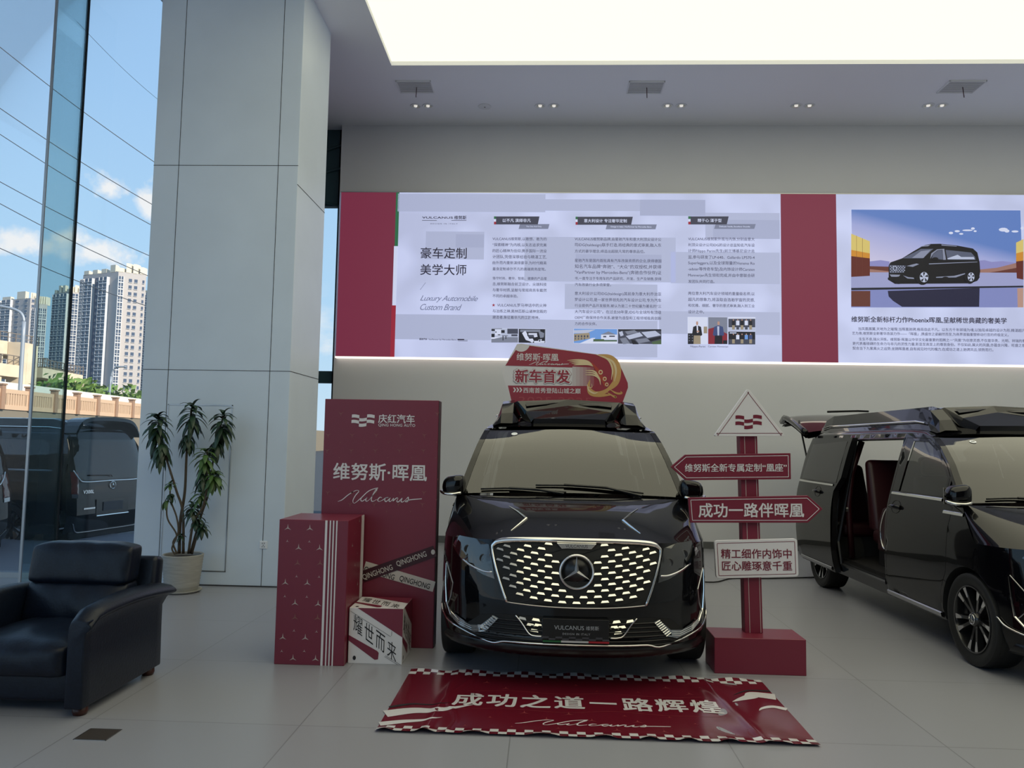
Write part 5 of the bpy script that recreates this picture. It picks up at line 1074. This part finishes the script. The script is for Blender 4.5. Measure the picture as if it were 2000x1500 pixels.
picture('building_picture', c6, 1449, 868, 1708, 957, 'b', [('l', [(0, .1), (.5, .05), (.3, .3), (0, .3)]), ('t', [(0, .35), (.36, .27), (.37, .66), (0, .85)]), *[('d', bx(.02+.07*k, .44, .055+.07*k, .58)) for k in range(5)], *[('d', bx(.02+.07*k, .64, .05+.07*k, .72)) for k in range(4)], ('w', [(.12, 1), (.42, .62), (.5, .62), (.4, 1)]), ('g', [(.62, .4), (.8, .18), (.98, .4)]), ('w', bx(.63, .4, 1, .75)), ('d', bx(.68, .48, .75, .58)), ('d', bx(.82, .46, .95, .55)), ('n', bx(.45, .7, .7, .88)), ('n', bx(.7, .76, 1, .86)), ('w', bx(.38, .86, 1, 1))])
picture('factory_picture', c6, 1714, 871, 1974, 961, 'd', [('k', bx(0, 0, 1, .1)), ('l', [(.02, .2), (.1, .12), (.13, .4), (.06, .48)]), ('g', [(.16, .15), (.38, .05), (.46, .22), (.22, .36)]), ('l', [(.18, .45), (.5, .2), (.58, .45), (.26, .68)]), ('l', [(.54, .2), (.86, .1), (1, .4), (.68, .58)]), ('g', [(.4, .68), (.66, .58), (.74, .8), (.48, .95)]), ('g', [(.04, .62), (.18, .55), (.28, .95), (.12, 1)]), ('k', [(.3, .7), (.38, .72), (.48, 1), (.34, 1)]), ('k', [(.7, .65), (.98, .48), (1, .62), (.76, .82)]), ('n', [(.78, .85), (1, .7), (1, 1), (.8, 1)])])
person = lambda x, s, c, l: [('s', [(x-.03*s, .16), (x+.03*s, .16), (x+.035*s, .26), (x, .32), (x-.035*s, .26)]), (c, [(x-.13*s, .36), (x, .3), (x+.13*s, .36), (x+.17*s, .66), (x+.12*s, .7), (x-.12*s, .7), (x-.17*s, .66)]), (l, [(x-.11*s, .68), (x+.11*s, .68), (x+.12*s, 1), (x-.12*s, 1)])]
picture('portrait_picture', c7, 249, 692, 350, 832, 'w', [('k', bx(0, .6, .62, 1)), *[('g', bx(.05+.16*k, .66+.1*j, .11+.16*k, .69+.1*j)) for k in range(4) for j in range(3)], *[(a, p) for a, p in person(.48, 1.55, 'k', 't')], ('w', [(.45, .3), (.52, .3), (.54, .58), (.47, .58)]), ('s', bx(.46, .5, .58, .56)), ('t', bx(.82, .35, 1, .6))])
picture('portrait_picture', c7, 355, 692, 455, 832, 'g', [('r', [(0, .44), (.3, .38), (1, .62), (1, 1), (0, 1)]), ('k', bx(.78, .86, 1, 1)), *[(a, p) for a, p in person(.54, 1.75, 'f', 'k')], ('l', [(.47, .34), (.58, .34), (.57, .68), (.49, .68)])])
gp = lambda cs: [it for k, cc in enumerate(cs) for it in (('s', bx(.17+.16*k, .16, .21+.16*k, .26)), (cc, bx(.13+.16*k, .26, .25+.16*k, .6)), ('d' if k % 2 else 't', bx(.14+.16*k, .6, .24+.16*k, .92)))]
picture('group_picture', c7, 460, 692, 600, 762, 'd', [('w', bx(0, 0, 1, .12)), ('l', bx(0, .75, 1, 1)), *gp('kwkwk')])
picture('group_picture', c7, 460, 767, 600, 834, 'k', [('d', bx(0, .6, 1, 1)), ('l', bx(.05, .05, .3, .15)), *gp('kwkbf')])
# the big campaign picture: dusk sky, desert, golden walls, black minivan and its reflection
m = bpy.data.materials.new('print_dusk'); m.use_nodes = True; MATS['print_dusk'] = m; t_ = m.node_tree; b = t_.nodes['Principled BSDF']; co = t_.nodes.new('ShaderNodeTexCoord'); sx = t_.nodes.new('ShaderNodeSeparateXYZ'); ad = t_.nodes.new('ShaderNodeMath'); ad.operation = 'MULTIPLY_ADD'; ad.inputs[1].default_value = .45
rm = t_.nodes.new('ShaderNodeValToRGB'); rm.color_ramp.elements[0].color = (*lin((206, 200, 226)), 1); rm.color_ramp.elements[0].position = .45; rm.color_ramp.elements[1].color = (*lin((88, 122, 190)), 1); rm.color_ramp.elements[1].position = 1.2
k_ = rm.color_ramp.elements.new(.85); k_.color = (*lin((158, 166, 216)), 1)
t_.links.new(co.outputs['Generated'], sx.inputs[0]); t_.links.new(sx.outputs['X'], ad.inputs[0]); t_.links.new(sx.outputs['Z'], ad.inputs[2]); t_.links.new(ad.outputs[0], rm.inputs[0]); t_.links.new(rm.outputs[0], b.inputs['Emission Color']); b.inputs['Emission Strength'].default_value = .92; b.inputs['Base Color'].default_value = (.05, .05, .06, 1)
for nm_, cc in (('gold_lit', (206, 186, 110)), ('gold_glow', (196, 134, 50)), ('gold_dark', (92, 40, 36)), ('dune', (150, 112, 104)), ('hill', (134, 134, 188)), ('deck', (150, 154, 196)), ('pool', (124, 132, 186)), ('pool_dark', (36, 36, 62)), ('car_black', (20, 20, 28)), ('car_shine', (130, 136, 160)), ('car_glass_print', (84, 90, 112))): lit('print_'+nm_, cc)
PC.update({k[6:]: 0 for k in MATS if k.startswith('print_')})
s5 = lambda x, y: ((x-72)/1922, (y-112)/1090)
S = lambda *p: [s5(*q) for q in p]
ell = lambda cx, cy, rx, ry, n=18: S(*[(cx+rx*math.cos(2*pi*k/n), cy+ry*math.sin(2*pi*k/n)) for k in range(n)])
cl_ = [('w', ell(cx, cy, rx, ry, 10)) for cx, cy, rx, ry in ((1185, 372, 25, 14), (1255, 352, 30, 12), (1300, 382, 24, 10), (1370, 342, 60, 9), (1430, 322, 22, 13), (1455, 352, 18, 10), (1770, 335, 52, 22), (1810, 350, 28, 18), (1900, 355, 40, 12), (1980, 320, 18, 18))]
body = S((490, 890), (490, 735), (510, 700), (640, 655), (760, 580), (850, 528), (900, 505), (960, 494), (1060, 492), (1250, 512), (1430, 545), (1480, 590), (1505, 700), (1512, 800), (1500, 872), (1450, 880), (940, 885), (790, 905), (520, 895))
picture('campaign_picture', c7, 1100, 132, 1997, 641, 'dusk', cl_+[('hill', S((270, 690), (400, 675), (500, 690), (500, 760), (270, 760))), ('hill', S((1500, 680), (1560, 675), (1640, 695), (1760, 685), (1920, 705), (1920, 800), (1500, 800))), ('dune', S((270, 745), (500, 750), (500, 815), (270, 815))), ('dune', S((1500, 780), (1700, 760), (1920, 705), (1920, 820), (1500, 815))), ('m', S((280, 742), (500, 748), (500, 800), (280, 775))), ('m', S((1700, 800), (1920, 760), (1920, 822), (1620, 812))),
    ('deck', S((72, 810), (1994, 815), (1994, 975), (72, 995))), ('pool', S((72, 985), (1994, 960), (1994, 1202), (72, 1202))), ('k', S((72, 985), (1994, 960), (1994, 978), (72, 1010))),
    ('gold_lit', S((72, 380), (280, 465), (280, 650), (72, 600))), ('gold_glow', S((72, 560), (280, 600), (280, 680), (72, 660))), ('gold_dark', S((72, 630), (280, 655), (280, 850), (72, 862))), ('m', S((130, 400), (133, 400), (133, 860), (130, 860))), ('m', S((196, 430), (199, 430), (199, 855), (196, 855))),
    ('gold_lit', S((1912, 480), (1994, 440), (1994, 600), (1912, 620))), ('gold_glow', S((1912, 600), (1994, 580), (1994, 690), (1912, 700))), ('gold_dark', S((1912, 690), (1994, 680), (1994, 892), (1920, 878))),
    ('m', S((72, 1018), (285, 1018), (285, 1192), (72, 1192))), ('s', S((1925, 990), (1994, 985), (1994, 1202), (1930, 1202))), ('pool_dark', S((480, 1018), (1505, 985), (1500, 1195), (640, 1195), (540, 1130), (490, 1080))),
    ('car_black', S((480, 870), (1510, 860), (1480, 905), (1400, 935), (560, 940), (482, 893))), ('car_black', body), ('car_glass_print', S((645, 655), (850, 550), (990, 548), (870, 655))), ('car_shine', S((750, 650), (850, 575), (960, 560), (880, 650))), ('car_shine', S((955, 660), (965, 600), (1030, 555), (1110, 548), (1130, 670), (1100, 672), (1090, 556), (1035, 565), (985, 605))), ('car_glass_print', S((972, 655), (985, 610), (1035, 570), (1085, 560), (1098, 670))), ('car_glass_print', S((1125, 560), (1270, 575), (1410, 590), (1455, 640), (1460, 672), (1145, 670))), ('l', S((1145, 655), (1260, 615), (1300, 640), (1440, 640), (1450, 665), (1150, 665))),
    ('d', S((495, 728), (685, 735), (660, 815), (500, 820))), *[('l', S((505+28*k+(14 if j % 2 else 0), 738+16*j), (520+28*k+(14 if j % 2 else 0), 738+16*j), (518+28*k+(14 if j % 2 else 0), 745+16*j), (507+28*k+(14 if j % 2 else 0), 745+16*j))) for k in range(6) for j in range(5)], ('l', ell(560, 765, 20, 28)), ('d', ell(560, 765, 14, 21)), ('car_shine', S((690, 740), (800, 712), (830, 720), (760, 750))), ('car_shine', S((500, 835), (620, 838), (600, 862), (520, 860))), ('car_shine', S((650, 845), (700, 880), (775, 885), (770, 870), (710, 865))), ('car_shine', S((940, 712), (1480, 692), (1480, 698), (940, 722))), ('car_shine', S((1020, 862), (1220, 850), (1340, 820), (1350, 828), (1240, 868), (1020, 872))),
    ('car_black', ell(868, 870, 78, 82)), ('l', ell(885, 865, 48, 58)), ('car_black', ell(1395, 865, 62, 75)), ('l', ell(1410, 862, 38, 50)), ('car_black', ell(600, 900, 55, 42)), ('car_black', ell(1125, 895, 50, 36)),
    *[('k', S((885+8*math.cos(R(72*k+20)), 865+10*math.sin(R(72*k+20))), (885+46*math.cos(R(72*k+40)), 865+55*math.sin(R(72*k+40))), (885+46*math.cos(R(72*k+72)), 865+55*math.sin(R(72*k+72))))) for k in range(5)], *[('k', S((1410+6*math.cos(R(72*k+20)), 862+8*math.sin(R(72*k+20))), (1410+36*math.cos(R(72*k+40)), 862+47*math.sin(R(72*k+40))), (1410+36*math.cos(R(72*k+72)), 862+47*math.sin(R(72*k+72))))) for k in range(5)],
    ('car_black', ell(1010, 660, 34, 18)), ('car_shine', S((840, 525), (900, 508), (960, 500), (930, 520))), ('car_shine', S((1080, 500), (1250, 518), (1250, 524), (1080, 512)))])
# ================================================================== THE STREET OUTSIDE
mat('asphalt', (58, 60, 62), .85); noisy(MATS['asphalt'], 3, .1); mat('concrete', (206, 190, 166), .8); noisy(MATS['concrete'], .6, .12); mat('concrete_dark', (120, 112, 98), .85); mat('hoarding', (214, 214, 205), .7); mat('balustrade_stone', (198, 168, 140), .8); mat('balustrade_post', (150, 120, 98), .8)
mat('tower_wall', (176, 170, 168), .8); mat('tower_cream', (214, 204, 186), .8); mat('tower_glass', (70, 82, 104), .2, spec=.8); mat('tower_white', (200, 200, 202), .7); mat('tower_recess', (96, 100, 116), .8); mat('rail_metal', (110, 100, 92), .6); mat('lamp_pole', (150, 158, 168), .5, .3); noisy(mat('tree_leaf', (92, 120, 52), .6), .8, .4); mat('trunk', (80, 66, 50), .9); mat('wire', (46, 56, 70), .6)
o = MB().box(-700, -3.5, 12.95, 900, -.35, -.15).box(-9.25, -4.45, GY+.06, 12.95, -.35, -.15).obj('ground_outside', 'asphalt'); struct(o, 'asphalt forecourt and street outside the glass', 'ground')
mat('paving', (196, 194, 188), .85)  # unseen pale ground, added to bounce sunlight onto the ceiling and pillar
o = MB().box(-700, -9.25, -200, 12.95, -.35, -.15).box(-9.25, 60, -200, -8.45, -.35, -.15).obj('bounce_paving', 'paving'); struct(o, 'unseen pale paving added to bounce sunlight in through the glass sides', 'pavement')
Y1 = on(140, 800, 1, 11.3)
def vanplace(px, y, rz):  # put the near rear corner of a van at that sight line
    c = on(px, 800, 1, y); off = Matrix.Rotation(rz, 3, 'Z') @ Vector((.93, 5.1, 0)); return Vector((c.x-off.x, c.y-off.y, -.15))
def near_corner(rz): return None
rz = R(-100); m3 = Matrix.Rotation(rz, 3, 'Z')
c1, c2 = m3 @ Vector((.93, 5.1, 0)), m3 @ Vector((-.93, 5.1, 0)); nr = c1 if c1.y < c2.y else c2
p = on(140, 800, 1, 11.5); van('minivan', 'black minivan parked outside the glass, tail with badge and spoiler towards the pillar', Vector((p.x-nr.x, p.y-nr.y, -.15)), rz, 'rear')
fr_ = c2 if c1.y < c2.y else c1
p = on(33, 900, 1, 10.95); src = [o for o in C.objects if o.get('label', '').startswith('black minivan parked outside')][0]
t2 = src.copy(); C.objects.link(t2); t2['label'] = 'black minivan outside cut off by the left edge, only its rear corner showing'; t2.location = (p.x-fr_.x, p.y-fr_.y, -.15)
def dupl(a, pa):
    for ch in a.children:
        if pa is t2 and ch.name.split('.')[0] in ('front_bumper', 'bonnet', 'dashboard', 'steering_wheel', 'mirror_housing'): continue
        q = ch.copy(); C.objects.link(q); q.parent = pa; dupl(ch, q)
dupl(src, t2)
# balustrade, hoarding and tree belt on the raised road
A0 = on(-60, 752, 1, 33); A1 = on(330, 783, 1, 55)
A0.z = A1.z = 0; dr = (A1-A0).normalized(); nrm = Vector((dr.y, -dr.x, 0)); LN = (A1-A0).length; ZR = 2.75
rw = MB(); q0 = A0-dr*30; q1 = A1+dr*60
rw.add([q0+Vector((0, 0, -.2)), q1+Vector((0, 0, -.2)), q1+Vector((0, 0, ZR)), q0+Vector((0, 0, ZR)), q0-nrm*60+Vector((0, 0, ZR)), q1-nrm*60+Vector((0, 0, ZR))], [(0, 1, 2, 3), (3, 2, 5, 4)])
o = rw.obj('road_embankment', 'concrete_dark'); struct(o, 'raised road on a retaining wall beyond the forecourt', 'road')
bt = thing('balustrade', 'pink stone balustrade with slotted panels along the raised road', 'balustrade', (A0.x, A0.y, ZR), rz=math.atan2(dr.y, dr.x))
n_ = int(LN/2.3)
for k in range(n_+1):
    x = k*2.3
    MB().box(x-.14, x+.14, -.14, .14, 0, 1.15).box(x-.18, x+.18, -.18, .18, 1.15, 1.22).obj('post', 'balustrade_post', bt)
    if k == n_: break
    mb = MB().box(x+.14, x+2.16, -.06, .06, 0, .22).box(x+.14, x+2.16, -.06, .06, .78, .98)
    for j in range(11): xx = x+.14+2.02*j/10; mb.box(max(x+.14, xx-.05 if 0 < j < 10 else (xx if j == 0 else xx-.3)), min(x+2.16, xx+.05 if 0 < j < 10 else (xx+.3 if j == 0 else xx)), -.05, .05, .22, .78)
    mb.obj('panel', 'balustrade_stone', bt)
H0 = A0-nrm*5+dr*2.2; hb = MB(); a = H0; b_ = A1-nrm*5+dr*30
hb.add([a+Vector((0, 0, ZR)), b_+Vector((0, 0, ZR)), b_+Vector((0, 0, ZR+1.85)), a+Vector((0, 0, ZR+1.85)), a-nrm*.1+Vector((0, 0, ZR)), b_-nrm*.1+Vector((0, 0, ZR)), b_-nrm*.1+Vector((0, 0, ZR+1.85)), a-nrm*.1+Vector((0, 0, ZR+1.85))], [(0, 1, 2, 3), (4, 5, 6, 7), (3, 2, 6, 7), (0, 3, 7, 4)])
tag(hb.obj('hoarding', 'hoarding'), 'long white hoarding running behind the stone balustrade', 'hoarding')
def tree(px, py, y, r, lb, seed):
    rnd = random.Random(seed); c = on(px, py, 1, y); t = thing('tree', lb, 'tree', (c.x, c.y, ZR), 'street trees before the towers'); mb = MB(); zc = c.z-ZR-r*.8
    for k in range(420):
        u = Vector((rnd.gauss(0, 1), rnd.gauss(0, 1), rnd.gauss(0, .75))).normalized()*r*rnd.uniform(.55, 1.05); p = Vector((u.x*1.25, u.y, zc+u.z*.9)); s_ = rnd.uniform(.22, .42)*r/2.4
        a = Vector((rnd.uniform(-1, 1), rnd.uniform(-1, 1), rnd.uniform(-.6, 1))).normalized(); b_ = a.orthogonal().normalized(); d = a.cross(b_)
        mb.add([p-b_*s_, p+d*s_*.6, p+b_*s_, p-d*s_*.6+a*s_*.3], [(0, 1, 2), (0, 2, 3)])
    mb.obj('crown', 'tree_leaf', t); MB().tube([(0, 0, 0), (.05, 0, zc)], [.14, .08], 7).obj('trunk', 'trunk', t)
for i, a in enumerate(((116, 735, 55, 2.1, 'leafy green tree behind the hoarding, nearest the glass fin'), (150, 740, 61, 2.0, 'leafy green tree behind the hoarding, second from the fin'), (186, 752, 71, 2.3, 'leafy green tree before the tallest tower, left of the thin lamp post'), (236, 757, 80, 2.7, 'leafy green tree before the tallest tower, right of the thin lamp post'), (272, 768, 90, 2.4, 'leafy green tree beside the pillar edge, last of the row'))): tree(*a, i+3)
# elevated road
od = thing('overpass', 'two level concrete flyover crossing before the left towers', 'overpass', (on(40, 700, 1, 90).x, 90, 0))
def deck(p0, p1, y0, y1, h_, dpt, nm_='deck', m_='concrete'):
    a = on(*p0, 1, y0)-od.location; b_ = on(*p1, 1, y1)-od.location; d = (b_-a); d.z = 0; nn_ = Vector((-d.y, d.x, 0)).normalized()*dpt; vs = []
    for q in (a, b_): vs += [q, q-Vector((0, 0, h_)), q+nn_-Vector((0, 0, h_)), q+nn_]
    MB().add(vs, [(0, 4, 5, 1), (1, 5, 6, 2), (2, 6, 7, 3), (3, 7, 4, 0), (0, 1, 2, 3), (4, 7, 6, 5)]).obj(nm_, m_, od)
    mb = MB(); up = Vector((0, 0, 1.1)); mb.tube([a+up, b_+up], .07, 4).tube([a+up*.5, b_+up*.5], .05, 4)
    for k in range(13): q = a+(b_-a)*(k/12); mb.tube([q, q+up], .06, 4)
    mb.obj('railing', 'rail_metal', od); return a, b_, h_
deck((-120, 645), (75, 676), 84, 96, 1.6, 8); deck((-120, 692), (38, 714), 82, 92, 1.5, 8); deck((84, 718), (162, 733), 96, 104, 1.3, 7); deck((36, 716), (92, 716), 98, 98, 1.2, 6, 'deck', 'concrete_dark')
for px, y, tp in ((-30, 88, 668), (30, 92, 668), (40, 93, 690), (82, 100, 735), (106, 101, 737), (150, 104, 748)):
    p = on(px, tp, 1, y)-od.location; MB().box(p.x-.9, p.x+.9, p.y, p.y+2, 0, p.z).obj('column', 'concrete', od)
# street lamps
def lamp(pts, y, r_, lb):
    b_ = on(*pts[0], 1, y); t = thing('street_lamp', lb, 'street lamp', (b_.x, y, ZR if y > 36 else 0)); P_ = [on(*q, 1, y)-t.location for q in pts]; P_[0].z = 0
    MB().tube(smooth_path([P_[0], P_[1]]), r_, 8).obj('pole', 'lamp_pole', t, smooth=True); MB().tube(smooth_path(P_[1:], 5), r_*.75, 8).obj('arm', 'lamp_pole', t, smooth=True)
    e_ = P_[-1]; s_ = r_*8; MB().box(e_.x-s_, e_.x+s_*.3, e_.y-s_*.25, e_.y+s_*.25, e_.z-s_*.12, e_.z+s_*.06).obj('lamp_head', 'lamp_pole', t, bevel=s_*.05)
lamp([(39, 770), (47, 628), (45, 618), (38, 609), (20, 602), (-14, 596)], 40, .10, 'tall curved street lamp in front of the flyover'); lamp([(211, 792), (217, 735), (220, 725), (228, 718), (242, 716)], 66, .085, 'thin street lamp before the tallest tower')
# power lines
for i, (a, b_, lb) in enumerate((((-40, 60), (330, 336), 'highest dark power line crossing the sky'), ((-40, 184), (330, 418), 'second power line from the top, crossing both fin edges'), ((-40, 236), (330, 458), 'third power line from the top, just above the small clouds'), ((-40, 333), (330, 516), 'fourth power line from the top, below the small clouds'), ((-40, 376), (330, 556), 'fifth power line from the top, meeting the big cloud'), ((-40, 467), (330, 612), 'lowest power line, passing in front of the tallest tower'), ((150, 42), (330, 212), 'faint power line high beside the pillar'))):
    p = on(*a, 1, 48); q = on(*b_, 1, 56); pts = [p+(q-p)*(k/16)-Vector((0, 0, .25*math.sin(pi*k/16))) for k in range(17)]
    tag(MB().tube(pts, .028 if i < 6 else .014, 5).obj('power_line', 'wire'), lb, 'power line', 'power lines over the street')
# towers
def tower(lb, px0, pxm, px1, py, dist, fl_h=3.0, ang=.0, sd=0, left=(), right=(), roofb=True):
    """two visible faces meeting at column pxm; left and right list facade strips (u0,u1,kind)"""
    base = on(pxm, 700, 1, dist); c = Vector((base.x, dist, 0)); top = on(pxm, py, 1, dist).z; t = thing('apartment_tower', lb, 'tower', (c.x, c.y, 0), 'apartment towers beyond the flyover')
    def corner(px, dy): p = on(px, 700, 1, dist+dy); return Vector((p.x-c.x, dy, 0))
    A = corner(px0, (pxm-px0)*dist/1500*.55); B = Vector((0, 0, 0)); D_ = corner(px1, (px1-pxm)*dist/1500*.55); E_ = A+D_
    mb = MB().prism([(A.x, A.y), (B.x, B.y), (D_.x, D_.y), (E_.x, E_.y)], 0, top, 2); mb.obj('tower_block', 'tower_wall', t)
    win, bal, rec = MB(), MB(), MB(); nf = int(top/fl_h)
    def strip(P0, P1, u0, u1, kind):
        d = P1-P0; n2 = Vector((d.y, -d.x, 0)).normalized(); n2 = n2 if n2.y < 0 else -n2; a = P0+d*u0; b_ = P0+d*u1; ln = (b_-a).length
        def slab(mb, q0, q1, z0, z1, o0, o1):
            vs = [q+n2*o+Vector((0, 0, z)) for z in (z0, z1) for q in (q0, q1) for o in (o0, o1)]
            mb.add(vs, [(0, 1, 3, 2), (4, 6, 7, 5), (0, 4, 5, 1), (2, 3, 7, 6), (1, 5, 7, 3), (0, 2, 6, 4)])
        if kind == 'recess': slab(rec, a, b_, 0, top-2, 0, .1); 
        for f in range(nf):
            z = f*fl_h+.3
            if kind == 'balcony':
                slab(bal, a, b_, z-.3, z+.15, 0, 1.5); slab(bal, a, b_, z+1.0, z+1.2, 0, 1.5); slab(win, a+(b_-a)*.06, b_-(b_-a)*.06, z+.15, z+2.7, 0, 1.2)
                for q in (0, .5, 1): qq = a+(b_-a)*q; e2 = d.normalized()*.12; slab(bal, qq-e2, qq+e2, z-.3, z+2.7, 0, 1.45)
            elif kind == 'window': slab(win, a+(b_-a)*.15, b_-(b_-a)*.15, z+.7, z+2.2, 0, .12); slab(bal, a+(b_-a)*.1, b_-(b_-a)*.1, z+.55, z+.7, 0, .35)
            elif kind == 'recess': slab(win, a+(b_-a)*.2, b_-(b_-a)*.2, z+.9, z+2.2, 0, .2)
    for s_ in left: strip(A, B, *s_)
    for s_ in right: strip(B, D_, *s_)
    win.obj('window_band', 'tower_glass', t)
    if bal.v: bal.obj('balcony', 'tower_white', t)
    if rec.v: rec.obj('recess_bay', 'tower_recess', t)
    mb = MB(); rnd = random.Random(sd)
    for P0, P1 in ((A, B), (B, D_)):
        for k in range(4):
            d = P1-P0; a = P0+d*(k/4+.02); b_ = P0+d*(k/4+.16); inn = Vector((0, 3, 0)); z1 = top+rnd.choice((1.8, 3.2, 4.2))
            mb.prism([(a.x, a.y), (b_.x, b_.y), (b_.x+inn.x, b_.y+inn.y), (a.x+inn.x, a.y+inn.y)], top-.3, z1, 2)
    mb.obj('roof_parapet', 'tower_cream', t)
BL = 'balcony'; WN = 'window'; RC = 'recess'
tower('tallest apartment tower with a plain grey fin, beside the pillar', 153, 222, 277, 530, 330, 3.0, sd=2, left=((.0, .08, BL), (.12, .34, BL), (.36, .52, RC), (.54, .76, BL)), right=((.0, .18, BL), (.36, .52, WN), (.56, .72, WN), (.86, .96, WN)))
tower('apartment tower seen partly through the glass fin, left of the tallest', 98, 130, 160, 570, 420, 3.0, sd=3, left=((.05, .45, BL), (.5, .9, BL)), right=((.1, .5, BL), (.55, .95, WN)))
tower('apartment tower with clock like roof blocks at the left edge', -60, 52, 66, 582, 420, 3.0, sd=4, left=((.02, .16, BL), (.2, .34, RC), (.36, .5, BL), (.54, .7, BL), (.74, .82, WN), (.9, .96, WN)), right=((.1, .9, WN),))
tower('slim apartment tower with stepped windows left of the fin', 60, 68, 86, 593, 400, 3.0, sd=5, left=((.1, .9, BL),), right=((.05, .45, BL), (.5, .9, BL)))
tower('apartment tower mostly hidden by the pillar, behind the tallest', 262, 300, 330, 570, 460, 3.0, sd=6, left=((.1, .45, BL), (.5, .9, BL)), right=((.1, .9, WN),))
for o in list(C.objects):
    if o.type == 'MESH' and not o.data.polygons: bpy.data.objects.remove(o)
